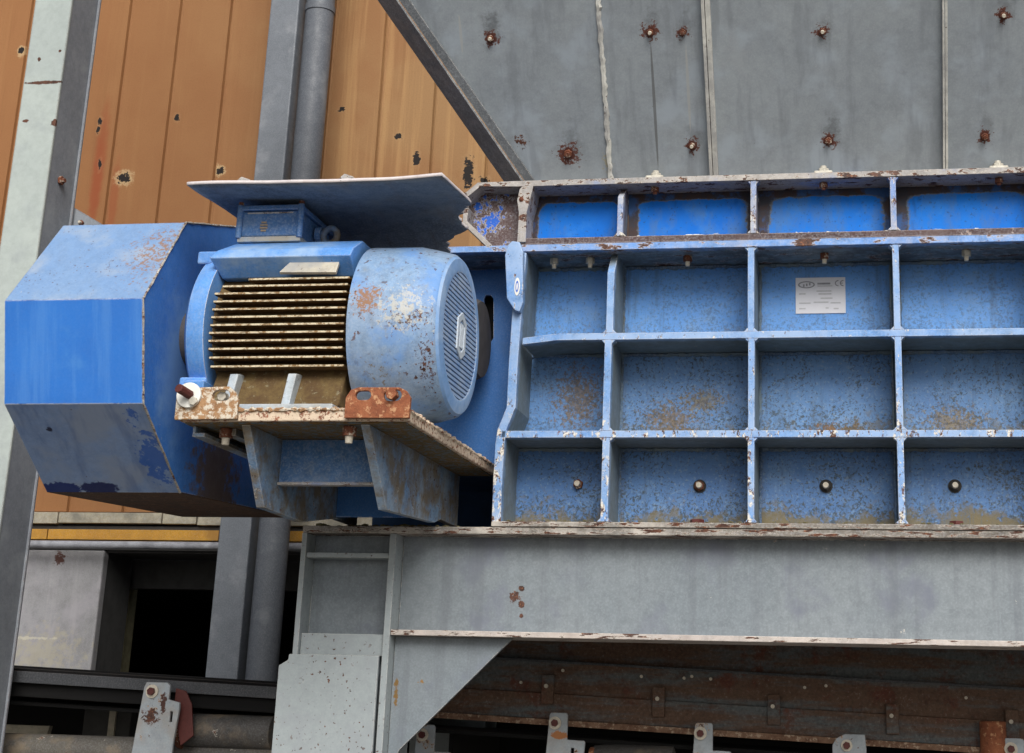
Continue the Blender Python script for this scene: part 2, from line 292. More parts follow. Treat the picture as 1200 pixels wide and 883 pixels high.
def mat_skirt():
    s = N('skirt_steel'); a = s.noise(7, 7, .7, stretch=(.22, 1, 1.6)); b = s.noise(24, 6, .7, stretch=(.5, 1, 1), off=4.); f = s.noise(90, 4, .7, off=7.)
    c = s.mix(s.ramp(a, .40, .56), lin(92, 98, 100), lin(98, 74, 58)); c = s.mix(s.ramp(b, .5, .68, 0, .75), c, lin(84, 54, 40))
    c = s.mix(s.ramp(s.noise(5, 6, .7, off=9.), .55, .66, 0, .9), c, lin(96, 50, 34)); c = s.mix(s.ramp(f, .4, .75, 0, .5), c, lin(30, 28, 28))
    c = s.mix(s.ramp(f, .30, .42, .5, 0), c, lin(128, 128, 124))
    return s.finish(c, .7, f, .4, .004)
M['skirt'] = mat_skirt()
M['skirt_lip'] = rusty('skirt_lip_rust', lin(132, 104, 84), lin(100, 72, 56), lin(166, 146, 126), .4)
M['rail'] = paint('dirty_beige_tube', lin(92, 88, 80), lin(78, 74, 70), lin(134, 120, 100), .3, rust=.35, speck=.6, edge=0, mott=.5)
M['sheet_edge'] = paint('pale_sheet_edge', lin(214, 206, 206), lin(196, 190, 192), lin(150, 130, 126), .15, speck=.5, edge=0, mott=.4)
M['cream'] = paint('bleached_plate', lin(196, 188, 168), lin(178, 172, 156), lin(150, 150, 150), .3, rust=.15, speck=.6, edge=.6)
M['bot_fl'] = paint('pale_flange_cracked', lin(196, 186, 178), lin(182, 172, 166), lin(160, 150, 144), .3, rust=.8, rust_sc=40, rstretch=(.3, 1, 1.5), speck=.6, edge=.5, edge_rust=.6, edge_r=.003)
M['bracket'] = paint('idler_bracket_paint', lin(166, 176, 184), lin(150, 158, 164), lin(150, 146, 140), .3, rust=.6, rust_sc=12, speck=.6, edge=.7, edge_rust=.9, edge_col=lin(190, 160, 130), grime=.3, mott=.6,
    blobs=[dict(c=aY(178, 838, .65), r=.05, ns=40, amp=1.5, lo=.5, hi=.6), dict(c=aY(192, 826, .65), r=.04, sq=(2, 1, .6), ns=40, amp=1.2, lo=.5, hi=.6, col=lin(70, 42, 34)), dict(c=aY(656, 862, .68), r=.05, sq=(.8, 1, 2.5), ns=30, amp=1.0, lo=.5, hi=.7, col=lin(160, 104, 60))])
M['roller'] = paint('roller_steel', lin(84, 80, 76), lin(66, 64, 62), lin(130, 116, 98), .3, rust=.25, speck=.4, edge=0, mott=.4)
M['plank'] = plain('pale_plank', lin(186, 180, 164), .85, 0, .5, 25)
M['ground'] = plain('yard_gravel', lin(118, 114, 108), .9, 0, .35, 1.5, .4)

def mat_clad():
    s = N('orange_cladding')
    x = s.n.new('ShaderNodeSeparateXYZ'); s.l.new(s.P, x.inputs[0])
    side = s.ramp(x.outputs[0], -4.6, -2.4)
    c = s.mix(side, lin(146, 101, 62), lin(148, 114, 76))
    c = s.mix(s.ramp(s.noise(1.4, 5, .6), .4, .65, 0, .5), c, lin(134, 88, 52))
    st = s.noise(16, 6, .65, stretch=(1, .3, .03), off=3.)
    zone = s.math('ADD', s.ramp(x.outputs[0], -3.4, -3.0), s.ramp(x.outputs[0], -5.6, -5.1, 1, 0), clamp=True)
    zone = s.math('MULTIPLY_ADD', zone, .8, .2)
    c = s.mix(s.math('MULTIPLY', s.ramp(st, .48, .66), s.math('MULTIPLY', zone, .38)), c, lin(184, 146, 98))
    c = s.mix(s.math('MULTIPLY', s.ramp(s.noise(11, 6, .7, stretch=(1, .3, .05), off=13.), .56, .7), .22), c, lin(112, 68, 36))
    c = s.mix(s.ramp(s.noise(120, 3, .6, off=5.), .4, .75, 0, .16), c, lin(90, 58, 30))
    rc = lin(150, 82, 40)
    for (px, py, L) in ((117, 190, .5), (112, 220, .4), (133, 235, .35)):
        p = aY(px, py, 2.5); n = s.noise(20, 4, .6, off=2.)
        c = s.mix(s.math('MULTIPLY', s.blob(p, L, n, .3, .3, 1.0, (9, .1, 1)), .55), c, lin(140, 66, 34))
    holes = [(145, 209, .042, 1, 1.1), (258, 200, .022, 1, .7), (207, 138, .018, 1, .8), (117, 143, .014, 1, .6), (115, 152, .018, 1.6, .6), (117, 193, .022, 1.8, .6), (25, 60, .022, 1, .8),
             (400, 128, .018, 1, 1), (467, 160, .020, .8, 1), (488, 186, .030, 1.4, .7), (549, 204, .075, 2.4, .75), (567, 213, .03, 1, 1)]
    for i, (px, py, r, sx, sz) in enumerate(holes):
        p = aY(px, py, 2.5); n = s.noise(34, 4, .7, off=20. + i)
        c = s.mix(s.math('MULTIPLY', s.blob(p, r * 1.7, n, .9, .6, .95, (sx, .1, sz)), .7 if i in (0, 1, 6) else .1), c, lin(190, 164, 124))
        c = s.mix(s.blob(p, r * 1.1, n, 1.5, .72, .82, (sx, .1, sz)), c, lin(24, 18, 16))
    return s.finish(c, .75, s.noise(60, 4, .6), .15, .003)
M['clad'] = mat_clad()

def mat_cell(name, base, alt, spec, blotch=None, blotch_a=1.0, bottom=0.0, side=0.3, deep=.25):
    """back panel of one cell: paint with fine speckled corrosion, dirt settled near the foot, an optional rusty blotch"""
    s = N(name); g = s.gen(); fine = s.noise(30, 6, .7, off=1.); big = s.noise(3.3, 5, .6)
    c = s.mix(s.ramp(big, .36, .64), base, alt)
    c = s.mix(s.ramp(s.noise(7, 5, .6, off=6.), .5, .7, 0, .55), c, lin(110, 146, 188))
    zn = s.noise(4, 5, .65, off=15.)
    foot = s.math('MULTIPLY_ADD', s.math('SUBTRACT', zn, .5), 1.1, g[2])
    fm = s.ramp(foot, .02, .50, bottom, 0)
    spk = s.noise(105, 3, .7, off=9., dist=.6)
    th = s.math('MULTIPLY_ADD', fm, .14, spk)
    th = s.math('MULTIPLY_ADD', s.math('SUBTRACT', zn, .5), .5, th)
    c = s.mix(s.ramp(th, .52, .66, 0, min(1, spec * 1.15)), c, lin(58, 70, 76))
    c = s.mix(s.ramp(s.noise(88, 3, .7, off=19.), .54, .70, 0, spec * .7), c, lin(132, 158, 182))
    c = s.mix(s.math('MULTIPLY', s.ramp(s.math('MULTIPLY_ADD', fm, .30, s.noise(40, 5, .7, off=23.)), .60, .74), fm), c, lin(110, 100, 72))
    c = s.mix(s.ramp(s.noise(18, 6, .7, off=71., stretch=(1, 1, .12)), .52, .68, 0, .45), c, lin(70, 92, 118))
    # darker brown towards the sides and top of the panel
    ex = s.math('MINIMUM', g[0], s.math('SUBTRACT', 1.0, g[0])); ez = s.math('SUBTRACT', 1.0, g[2])
    en = s.math('MULTIPLY_ADD', s.math('SUBTRACT', fine, .5), .10, s.math('MINIMUM', ex, s.math('MULTIPLY', ez, .7)))
    c = s.mix(s.ramp(en, .0, .07, side, 0), c, lin(60, 56, 48))
    if blotch:
        for (bx, bz, rx, rz, colr) in blotch:
            dx = s.math('DIVIDE', s.math('SUBTRACT', g[0], bx), rx); dz = s.math('DIVIDE', s.math('SUBTRACT', g[2], bz), rz)
            d = s.math('SQRT', s.math('ADD', s.math('MULTIPLY', dx, dx), s.math('MULTIPLY', dz, dz)))
            n = s.noise(58, 5, .8, off=31.)
            x = s.math('MULTIPLY_ADD', s.math('SUBTRACT', n, .5), 6.0, d)
            c = s.mix(s.ramp(x, .35, .95, blotch_a, 0), c, s.mix(s.ramp(s.noise(90, 3, .7, off=37.), .4, .6), colr, lin(84, 72, 52)))
    return s.finish(c, s.ramp(fine, .2, .8, .42, .68), s.math('ADD', spk, fine), .3, .003)
OC = lin(118, 96, 58); OR = lin(120, 84, 44)
MID, MID2 = lin(92, 136, 190), lin(82, 126, 180)
M['cell_top'] = mat_cell('cell_paint_clean', lin(92, 148, 214), lin(82, 138, 206), .42, bottom=.5)
M['cell_mid0'] = mat_cell('cell_paint_lichen', MID, MID2, .6, [(.62, .48, .30, .40, OC)], .8, bottom=.35)
M['cell_mid1'] = mat_cell('cell_paint_freckled', lin(96, 136, 184), lin(86, 126, 176), .8, [(.38, .25, .24, .22, OC), (.62, .45, .2, .15, lin(120, 112, 88))], .8, bottom=.6)
M['cell_mid2'] = mat_cell('cell_paint_blotched', lin(94, 136, 186), lin(84, 126, 178), .8, [(.52, .14, .15, .09, OR), (.70, .14, .12, .10, lin(110, 92, 66))], .95, bottom=.6)
M['cell_mid3'] = mat_cell('cell_paint_mottled', lin(92, 134, 184), lin(84, 124, 176), .8, [(.38, .2, .25, .2, lin(126, 112, 84))], .8, bottom=.65)
M['cell_low'] = mat_cell('cell_paint_dirty_foot', lin(76, 118, 174), lin(84, 126, 180), .8, bottom=1.0, side=.5)
def mat_upper():
    s = N('upper_panel_paint'); g = s.gen(); n = s.noise(26, 6, .7)
    dx = s.math('MULTIPLY', s.math('ABSOLUTE', s.math('SUBTRACT', g[0], .52)), 2.0)
    dz = s.math('MULTIPLY', s.math('ABSOLUTE', s.math('SUBTRACT', g[2], .42)), 2.0)
    p6 = s.math('ADD', s.math('POWER', s.math('DIVIDE', dx, .88), 9.0), s.math('POWER', s.math('DIVIDE', dz, .82), 7.0))
    x = s.math('MULTIPLY_ADD', s.math('SUBTRACT', s.noise(15, 8, .8, off=9.), .5), 2.6, p6)
    blue = s.mix(s.ramp(s.noise(3, 4, .6, off=2.), .35, .65), lin(0, 104, 206), lin(4, 116, 216))
    blue = s.mix(s.ramp(s.noise(9, 5, .6, off=4.), .52, .72, 0, .35), blue, lin(70, 138, 210))
    blue = s.mix(s.ramp(s.noise(14, 6, .7, off=6., stretch=(1, 1, .35)), .58, .70, 0, .45), blue, lin(14, 74, 150))
    blue = s.mix(s.ramp(n, .6, .8, 0, .3), blue, lin(20, 70, 140))
    veil = s.ramp(s.noise(8, 7, .75, off=61., stretch=(1, 1, .5)), .44, .64, 0, .6)
    blue = s.mix(veil, blue, lin(74, 112, 160))
    blue = s.mix(s.ramp(s.noise(80, 4, .7, off=63.), .60, .68, 0, .6), blue, lin(40, 60, 84))
    ring = s.mix(s.ramp(s.noise(18, 6, .7, off=8.), .4, .6), lin(66, 54, 54), lin(54, 56, 66))
    ring = s.mix(s.ramp(s.noise(8, 5, .7, off=5.), .50, .62, 0, .75), ring, lin(48, 92, 150))
    c = s.mix(s.ramp(x, .72, .98), blue, lin(96, 104, 112))
    c = s.mix(s.ramp(x, .9, 1.25), c, ring)
    return s.finish(c, .6, n, .25, .003, spec=.2)
M['upper'] = mat_upper()
def mat_endpatch():
    p0 = aY(578, 256, .1)
    return paint('end_plate_peeled', lin(84, 60, 58), lin(72, 54, 54), lin(96, 78, 76), .3, rust=.1, speck=.4, edge=.3,
        blobs=[dict(c=p0, r=.085, sq=(1.25, 1, .7), ns=26, amp=3.2, lo=.66, hi=.72, col=lin(164, 160, 154)), dict(c=p0, r=.085, sq=(1.25, 1, .7), ns=26, amp=3.2, lo=.46, hi=.50, col=lin(22, 92, 196))])
M['endpatch'] = mat_endpatch()

# ------------------------------------------------------------------ mesh helpers
def box(bm, x0, x1, y0, y1, z0, z1):
    v = [bm.verts.new((x, y, z)) for x in (x0, x1) for y in (y0, y1) for z in (z0, z1)]
    for f in ((0, 1, 3, 2), (4, 6, 7, 5), (0, 4, 5, 1), (2, 3, 7, 6), (0, 2, 6, 4), (1, 5, 7, 3)): bm.faces.new([v[i] for i in f])
def B(): return bmesh.new()
def bx(*a):
    bm = B(); box(bm, *a); return bm
def to3(p, ax, d):
    return {'X': (d, p[0], p[1]), 'Y': (p[0], d, p[1]), 'Z': (p[0], p[1], d)}[ax]
def prism(bm, pts, ax, a, b):
    A = [bm.verts.new(to3(p, ax, a)) for p in pts]; C2 = [bm.verts.new(to3(p, ax, b)) for p in pts]
    bm.faces.new(A); bm.faces.new(list(reversed(C2))); n = len(pts)
    for i in range(n): bm.faces.new((A[i], C2[i], C2[(i + 1) % n], A[(i + 1) % n]))
    return bm
def holed(bm, outer, holes, ax, a, b):
    """flat plate with openings cut through it"""
    es = []
    for lp in [outer] + holes:
        vs = [bm.verts.new(to3(p, ax, a)) for p in lp]
        es += [bm.edges.new((vs[i], vs[(i + 1) % len(vs)])) for i in range(len(vs))]
    r = bmesh.ops.triangle_fill(bm, use_beauty=True, use_dissolve=False, edges=es)
    fs = [f for f in r['geom'] if isinstance(f, bmesh.types.BMFace)]
    ex = bmesh.ops.extrude_face_region(bm, geom=fs)
    d = Vector(to3((0, 0), ax, b - a))
    bmesh.ops.translate(bm, vec=d, verts=[v for v in ex['geom'] if isinstance(v, bmesh.types.BMVert)])
    return bm
def frame_of(d):
    d = Vector(d).normalized(); u = d.orthogonal().normalized(); return d, u, d.cross(u)
def tube(bm, p0, p1, r0, r1=None, seg=16, cap=True, rot=0):
    p0, p1 = Vector(p0), Vector(p1); r1 = r0 if r1 is None else r1
    d, u, v = frame_of(p1 - p0)
    rg = []
    for p, r in ((p0, r0), (p1, r1)):
        rg.append([bm.verts.new(p + (u * math.cos(2 * math.pi * i / seg + rot) + v * math.sin(2 * math.pi * i / seg + rot)) * r) for i in range(seg)])
    for i in range(seg): bm.faces.new((rg[0][i], rg[0][(i + 1) % seg], rg[1][(i + 1) % seg], rg[1][i]))
    if cap: bm.faces.new(list(reversed(rg[0]))); bm.faces.new(rg[1])
    return bm
def lathe(bm, prof, c, ax='X', seg=64, cap0=True, cap1=True, sy=1.0):
    """prof: list of (distance along axis, radius)"""
    rings = []
    for (d, r) in prof:
        ring = []
        for i in range(seg):
            a = 2 * math.pi * i / seg
            if ax == 'X': co = (d, c[0] + math.cos(a) * r * sy, c[1] + math.sin(a) * r)
            elif ax == 'Y': co = (c[0] + math.cos(a) * r, d, c[1] + math.sin(a) * r)
            else: co = (c[0] + math.cos(a) * r, c[1] + math.sin(a) * r, d)
            ring.append(bm.verts.new(co))
        rings.append(ring)
    for k in range(len(rings) - 1):
        for i in range(seg): bm.faces.new((rings[k][i], rings[k][(i + 1) % seg], rings[k + 1][(i + 1) % seg], rings[k + 1][i]))
    if cap0: bm.faces.new(list(reversed(rings[0])))
    if cap1: bm.faces.new(rings[-1])
    return bm
def torus(bm, c, R, r, n, seg=24, rs=10):
    c = Vector(c); d, u, v = frame_of(n); rings = []
    for i in range(seg):
        a = 2 * math.pi * i / seg; rad = u * math.cos(a) + v * math.sin(a)
        rings.append([bm.verts.new(c + rad * (R + r * math.cos(2 * math.pi * j / rs)) + d * r * math.sin(2 * math.pi * j / rs)) for j in range(rs)])
    for i in range(seg):
        for j in range(rs): bm.faces.new((rings[i][j], rings[(i + 1) % seg][j], rings[(i + 1) % seg][(j + 1) % rs], rings[i][(j + 1) % rs]))
    return bm
def bead(bm, p0, p1, r, step=.012, jit=.35):
    """hand-laid weld: an uneven run of overlapping lumps"""
    p0, p1 = Vector(p0), Vector(p1); L = (p1 - p0).length; n = max(2, int(L / step)); d, u, v = frame_of(p1 - p0); rg = []
    for k in range(n + 1):
        rr = r * (1 + random.uniform(-jit, jit)); off = u * random.uniform(-.25, .25) * r + v * random.uniform(-.25, .25) * r
        c = p0.lerp(p1, k / n) + off
        rg.append([bm.verts.new(c + (u * math.cos(a) + v * math.sin(a)) * rr) for a in [math.pi / 3 * i for i in range(6)]])
    for k in range(n):
        for i in range(6): bm.faces.new((rg[k][i], rg[k][(i + 1) % 6], rg[k + 1][(i + 1) % 6], rg[k + 1][i]))
    return bm
WLOC = {}
def build(name, bm, mat, parent=None, bevel=.0015, smooth=False, label=None, kind=None, segs=2):
    bmesh.ops.recalc_face_normals(bm, faces=bm.faces)
    co = [v.co for v in bm.verts]
    c = Vector([(min(p[i] for p in co) + max(p[i] for p in co)) / 2 for i in range(3)])
    if parent is None: c.z = min(p.z for p in co)
    bmesh.ops.translate(bm, vec=-c, verts=bm.verts)
    me = bpy.data.meshes.new(name); bm.to_mesh(me); bm.free()
    o = bpy.data.objects.new(name, me); COL.objects.link(o)
    for m in (mat if isinstance(mat, (list, tuple)) else [mat]): me.materials.append(m)
    if smooth:
        for p in me.polygons: p.use_smooth = True
        try: me.set_sharp_from_angle(angle=math.radians(38))
        except Exception: pass
    if bevel:
        b = o.modifiers.new('edge_round', 'BEVEL'); b.width = bevel; b.segments = segs; b.limit_method = 'ANGLE'; b.angle_limit = math.radians(40)
    if parent is not None: o.parent = parent; o.location = c - WLOC[parent.name]
    else: o.location = c
    WLOC[o.name] = c.copy()
    if label: o['label'] = label
    if kind: o['kind'] = kind
    return o
def thing(name, label, cat, loc, group=None):
    o = bpy.data.objects.new(name, None); COL.objects.link(o); o.location = loc; o.empty_display_size = .2
    WLOC[o.name] = Vector(loc); o['label'] = label; o['category'] = cat
    if group: o['group'] = group
    return o
def tag(o, label, cat, group=None, kind=None):
    o['label'] = label; o['category'] = cat
    if group: o['group'] = group
    if kind: o['kind'] = kind
def bolt(parent, p, d, r=.016, mat='bolt_rust', end='bolt_pale', washer=None, head=.014, stud=.012, name='bolt', rs=.55):
    """hex nut with a stud end and a washer, pointing along d"""
    p = Vector(p); d = Vector(d).normalized(); bm = B()
    tube(bm, p, p + d * head, r, seg=6, rot=random.random())
    o = build(name, bm, M[mat], parent, .001)
    if stud:
        bm = B(); tube(bm, p + d * head, p + d * (head + stud), r * rs, r * rs * .85, seg=12); build('stud_end', bm, M[end], o, 0, True)
    if washer:
        bm = B(); tube(bm, p - d * .001, p + d * .003, washer, seg=20); build('washer', bm, M['bolt_dark'], o, 0)
    return o

# ================================================================== GROUND
g = build('ground', bx(-60, 60, -60, 60, -.2, 0), M['ground'], None, 0); g['kind'] = 'structure'

# ================================================================== FACTORY BUILDING (behind)
WY = 2.5
bld = thing('factory_building', 'factory wall of rusty orange sheet cladding above a concrete base with a dark opening', 'building', (-3.5, WY, 0))
zc0 = aY(100, 600, WY).z
bm = B(); x = -8.0; prof = []
rib_x = [aY(px, 150, WY).x for px in (137, 198, 258)]; pitch = (rib_x[2] - rib_x[0]) / 2
x = rib_x[0] - 14 * pitch
while x < 3.0:
    prof += [(x - pitch * .5, WY), (x - .016, WY), (x - .010, WY + .018), (x - .002, WY + .018), (x + .004, WY - .006), (x + .012, WY)]
    x += pitch
A = [bm.verts.new((p[0], p[1], zc0)) for p in prof]; A2 = [bm.verts.new((p[0], p[1], 8.0)) for p in prof]
C2 = [bm.verts.new((p[0], p[1] + .05, zc0)) for p in prof]
for i in range(len(prof) - 1): bm.faces.new((A[i], A[i + 1], A2[i + 1], A2[i])); bm.faces.new((A[i], C2[i], C2[i + 1], A[i + 1]))
build('cladding', bm, M['clad'], bld, 0, label='rusty orange vertical sheet cladding with holes')
zt0, zt1 = aY(100, 613, WY - .05).z, aY(100, 600, WY - .05).z
cuts = [-9] + [aY(px, 605, WY - .05).x for px in (68, 190, 231)] + [3]
for a, b in zip(cuts[:-1], cuts[1:]):
    build('base_trim', bx(a + .004, b - .004, WY - .05, WY + .02, zt0 + random.uniform(-.008, .004), zt1 + random.uniform(-.004, .004)), M['trim'], bld, .003)
zy0, zy1 = aY(150, 633, WY - .06).z, aY(150, 621, WY - .06).z
cuts = [-9, aY(62, 628, WY).x, aY(262, 628, WY).x, 3]
for a, b in zip(cuts[:-1], cuts[1:]):
    build('yellow_flashing', bx(a + .003, b - .003, WY - .06, WY + .02, zy0, zy1), M['yellow'], bld, .002)
build('sill_band', bx(-9, 3, WY - .02, WY + .25, zy1 + .002, zt0 - .012), M['dark_conc'], bld, .003)
cx1 = aY(116, 700, WY).x; ztop = aY(100, 645, WY).z
build('reveal_wall', bx(-9, cx1 - .004, WY + .061, WY + .35, 0, ztop), M['dark_conc'], bld, .002)  # pier's side face, given a darker concrete for its shade
build('concrete_wall', bx(-9, cx1, WY, WY + .06, 0, ztop), M['concrete'], bld, .008, label='smooth grey concrete pier with chipped top')
build('lintel', bx(cx1 + .002, 3, WY + .02, WY + .4, ztop - .01, zy0 - .012), M['dark_conc'], bld, .004)
build('soffit_band', bx(-9, 3, WY + .0, WY + .35, ztop + .003, zy0 - .004), M['dark_conc'], bld, 0)
fx = aY(155, 700, WY + .55).x
build('reveal_wall', bx(cx1 - .3, fx - .04, WY + .355, WY + .6, 0, ztop), M['dark_conc'], bld, .004)
build('window_frame', bx(fx - .035, fx + .035, WY + .45, WY + .54, 0, ztop - .16), M['frame'], bld, .004)
bm = B()                                                      # room behind the opening, five sides coloured black for its darkness
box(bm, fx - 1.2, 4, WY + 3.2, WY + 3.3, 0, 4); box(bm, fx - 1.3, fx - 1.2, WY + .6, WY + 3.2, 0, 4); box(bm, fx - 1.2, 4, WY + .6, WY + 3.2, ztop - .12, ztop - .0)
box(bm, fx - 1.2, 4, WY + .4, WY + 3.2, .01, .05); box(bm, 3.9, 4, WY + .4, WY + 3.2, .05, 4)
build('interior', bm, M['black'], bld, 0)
build('opening_head', bx(fx + .04, 3, WY + .41, WY + .5, ztop - .17, ztop - .011), M['dark_conc'], bld, .003)
build('end_wall', bx(3, 3.3, WY, WY + .4, 0, zc0), M['concrete'], bld, 0)
# conduit along the wall
bm = B(); zz = aY(150, 639, WY - .1).z; tube(bm, (-9, WY - .1, zz), (3, WY - .1, zz), .020, seg=14)
o = build('wall_conduit', bm, M['conduit'], None, 0, True); tag(o, 'thin silver pipe running under the yellow strip on the wall', 'pipe')
# bits below the conveyor, against the wall
pl0, pl1 = aY(0, 854, 1.5), aY(58, 854, 1.5)
bm = B(); prism(bm, [(pl0.x - .5, pl0.z - .04), (pl1.x - .01, pl0.z - .035), (pl1.x, pl0.z + .018), (pl0.x - .5, pl0.z + .022)], 'Y', 1.5, 1.53)
o = build('plank', bm, M['plank'], None, .002); tag(o, 'pale plank in the gap under the conveyor at lower left', 'plank')
a, b = aY(95, 868, 1.45), aY(155, 829, 1.45)
blk = thing('concrete_block', 'dark grey block with a pale vertical strip seen under the conveyor', 'block', (a.x, 1.45, 0))
build('block_body', bx(a.x, b.x, 1.45, 1.65, 0, b.z), M['dark_conc'], blk, .004)
s0 = aY(130, 850, 1.44).x
build('pale_strip', bx(s0 - .012, s0 + .02, 1.435, 1.449, a.z + .0, b.z - .01), M['plank'], blk, .002)

# ================================================================== POST + DRAIN PIPE
PY = 2.0
x0, x1, x2 = aY(316, 0, PY).x, aY(349, 0, PY).x, aY(378, 0, PY).x
x0 = (x0 + aY(243, 780, PY).x) / 2
bm = B(); box(bm, x0, x0 + .165, PY, PY + .165, 0, 7)
o = build('steel_post', bm, M['post'], None, .008); tag(o, 'square slate grey steel post in front of the orange wall', 'post')
dp = thing('drain_pipe', 'round slate grey pipe standing right beside the square post', 'pipe', (x0 + .265, PY + .08, 0))
bm = B(); tube(bm, (x0 + .262, PY + .07, 0), (x0 + .262, PY + .07, 7), .078, seg=28); build('pipe', bm, M['pipe'], dp, 0, True)
zb = aY(364, 6, PY).z
bm = B(); tube(bm, (x0 + .262, PY + .07, zb - .02), (x0 + .262, PY + .07, zb + .02), .083, seg=28); build('pipe_clamp', bm, M['pipe'], dp, .002, True)
# ================================================================== LEFT COLUMN
lc = thing('steel_column', 'tall pale column with a darker grey side and rust seams left of the blue guard', 'column', (-3.56, .5, 0))
build('front_flange', bx(-3.645, -3.468, .4, .413, 0, 7), M['column_light'], lc, .002, label='pale weathered front face')
build('side_web', bx(-3.484, -3.470, .4135, .62, 0, 7), M['column_dark'], lc, .002, label='slate grey side face')
build('rear_flange', bx(-3.645, -3.460, .6205, .632, 0, 7), M['column_dark'], lc, .002)
build('left_web', bx(-3.642, -3.628, .4135, .62, 0, 7), M['column_dark'], lc, .002)
pb = aX(70, 212, -3.469); bolt(lc, pb, (1, 0, 0), .02, 'bolt_rust', 'bolt_rust')
st = thing('diagonal_brace', 'short dark grey brace running from the pale column behind the blue guard', 'brace', (-3.3, .65, 2.9))
bm = B(); a, b = aY(86, 243, .66), aY(140, 275, .66); dv = Vector((0, 0, .05))
prism(bm, [(a.x, a.z), (a.x, a.z - .1), (b.x, b.z - .1), (b.x, b.z)], 'Y', .65, .66)
prism(bm, [(a.x, a.z), (a.x, a.z - .012), (b.x, b.z - .012), (b.x, b.z)], 'Y', .6605, .72)
build('angle', bm, M['column_dark'], st, .001)
bolt(st, aY(96, 262, .65), (0, -1, 0), .012)

# ================================================================== HOPPER
hp = thing('hopper', 'big grey steel feed hopper with rusty bolts and seams leaning out above the shredder', 'hopper', (0, .5, 3.5))
def HP(x, z, off=0.0):                                        # a point on the leaning wall, off = metres towards the viewer
    n = Vector((0, -1, -HS)).normalized(); return Vector((x, HY - HS * (z - HZ), z)) + n * off
e0, e1 = aH(617, 212), aH(470, 0)
slope = (e0.x - e1.x) / (e0.z - e1.z)
def lx(z): return e0.x + (z - e0.z) * slope
Z0, Z1 = 3.5, 5.2
seams = [aH(708, 100).x, aH(829, 100).x, aH(1107, 100).x]
xs = [None, seams[1], seams[2], 1.9]
for k in range(3):
    bm = B(); zs = (Z0, Z1); q = []
    for off in (0, -.008):
        q.append([HP((lx(Z0) if k == 0 else xs[k] + .004), Z0, off), HP(xs[k + 1] - .004, Z0, off), HP(xs[k + 1] - .004, Z1, off), HP((lx(Z1) if k == 0 else xs[k] + .004), Z1, off)])
    va = [bm.verts.new(p) for p in q[0]]; vb = [bm.verts.new(p) for p in q[1]]
    bm.faces.new(va); bm.faces.new(list(reversed(vb)))
    for i in range(4): bm.faces.new((va[i], vb[i], vb[(i + 1) % 4], va[(i + 1) % 4]))
    build('wall_plate', bm, M['hopper'], hp, 0)
def slab_on(name, xa, xb, za, zb, off0, off1, mat, xa2=None, xb2=None):
    xa2 = xa if xa2 is None else xa2; xb2 = xb if xb2 is None else xb2
    bm = B(); f = [HP(xa, za, off0), HP(xb, za, off0), HP(xb2, zb, off0), HP(xa2, zb, off0)]; r = [HP(xa, za, off1), HP(xb, za, off1), HP(xb2, zb, off1), HP(xa2, zb, off1)]
    va = [bm.verts.new(p) for p in f]; vb = [bm.verts.new(p) for p in r]; bm.faces.new(va); bm.faces.new(list(reversed(vb)))
    for i in range(4): bm.faces.new((va[i], vb[i], vb[(i + 1) % 4], va[(i + 1) % 4]))
    return build(name, bm, mat, hp, .001)
bm = B(); bead(bm, HP(seams[0], Z0, .002), HP(seams[0], Z1, .002), .0105, .014, .22); build('weld_seam', bm, M['hopper_seam'], hp, 0, True)
slab_on('joint_flange', seams[1] - .006, seams[1] + .006, Z0, Z1, .030, .0005, M['hopper_seam'])
slab_on('joint_flange', seams[1] + .0085, seams[1] + .026, Z0, Z1, .030, .0005, M['hopper_seam'])
slab_on('joint_flange', seams[2] - .008, seams[2] - .001, Z0, Z1, .022, .0005, M['hopper_seam'])
slab_on('joint_flange', seams[2] + .0015, seams[2] + .010, Z0, Z1, .022, .0005, M['hopper_seam'])
# corner angle on the left: a lip in the wall's plane and a leg turned back under it
slab_on('corner_angle_lip', lx(Z0) - .004, lx(Z0) + .035, Z0, Z1, .012, .0008, M['hopper_angle'], lx(Z1) - .004, lx(Z1) + .035)
bm = B(); n = Vector((0, -1, -HS)).normalized()
d0, d1 = aH(590, 212), aH(420, 0); back = .0
p = [HP(lx(Z0) - .006, Z0, .012), HP(lx(Z1) - .006, Z1, .012)]
up = (p[1] - p[0]).normalized(); side = up.cross(n).normalized()
if side.x > 0: side = -side
leg = (side * .62 - n * .78).normalized() * .17
va = [p[0], p[1], p[1] + leg, p[0] + leg]; vb = [q + up.cross(leg).normalized() * .008 for q in va]
VA = [bm.verts.new(q) for q in va]; VB = [bm.verts.new(q) for q in vb]
bm.faces.new(VA); bm.faces.new(list(reversed(VB)))
for i in range(4): bm.faces.new((VA[i], VB[i], VB[(i + 1) % 4], VA[(i + 1) % 4]))
build('corner_angle_leg', bm, M['hopper_angle'], hp, .001)
# left side wall of the hopper running back
bm = B(); q0 = va[3]; q1 = va[2]
VA = [bm.verts.new(v) for v in (q0, q1, q1 + Vector((.0, 2.0, 0)), q0 + Vector((.0, 1.2, 0)))]; bm.faces.new(VA)
build('side_wall', bm, M['hopper_angle'], hp, 0)
for (px, py, r) in HB:
    pp = aH(px, py); nn = Vector((0, -1, -HS)).normalized()
    bolt(hp, pp, nn, .013 if r < .035 else .016, 'bolt_rust', 'bolt_pale' if px in (575, 762, 811, 964, 1176) else 'bolt_rust', head=.012, stud=.010)
build('top_body', bx(-1.0, 1.9, .6, 2.2, 3.6, 5.2), M['hopper_angle'], hp, 0)

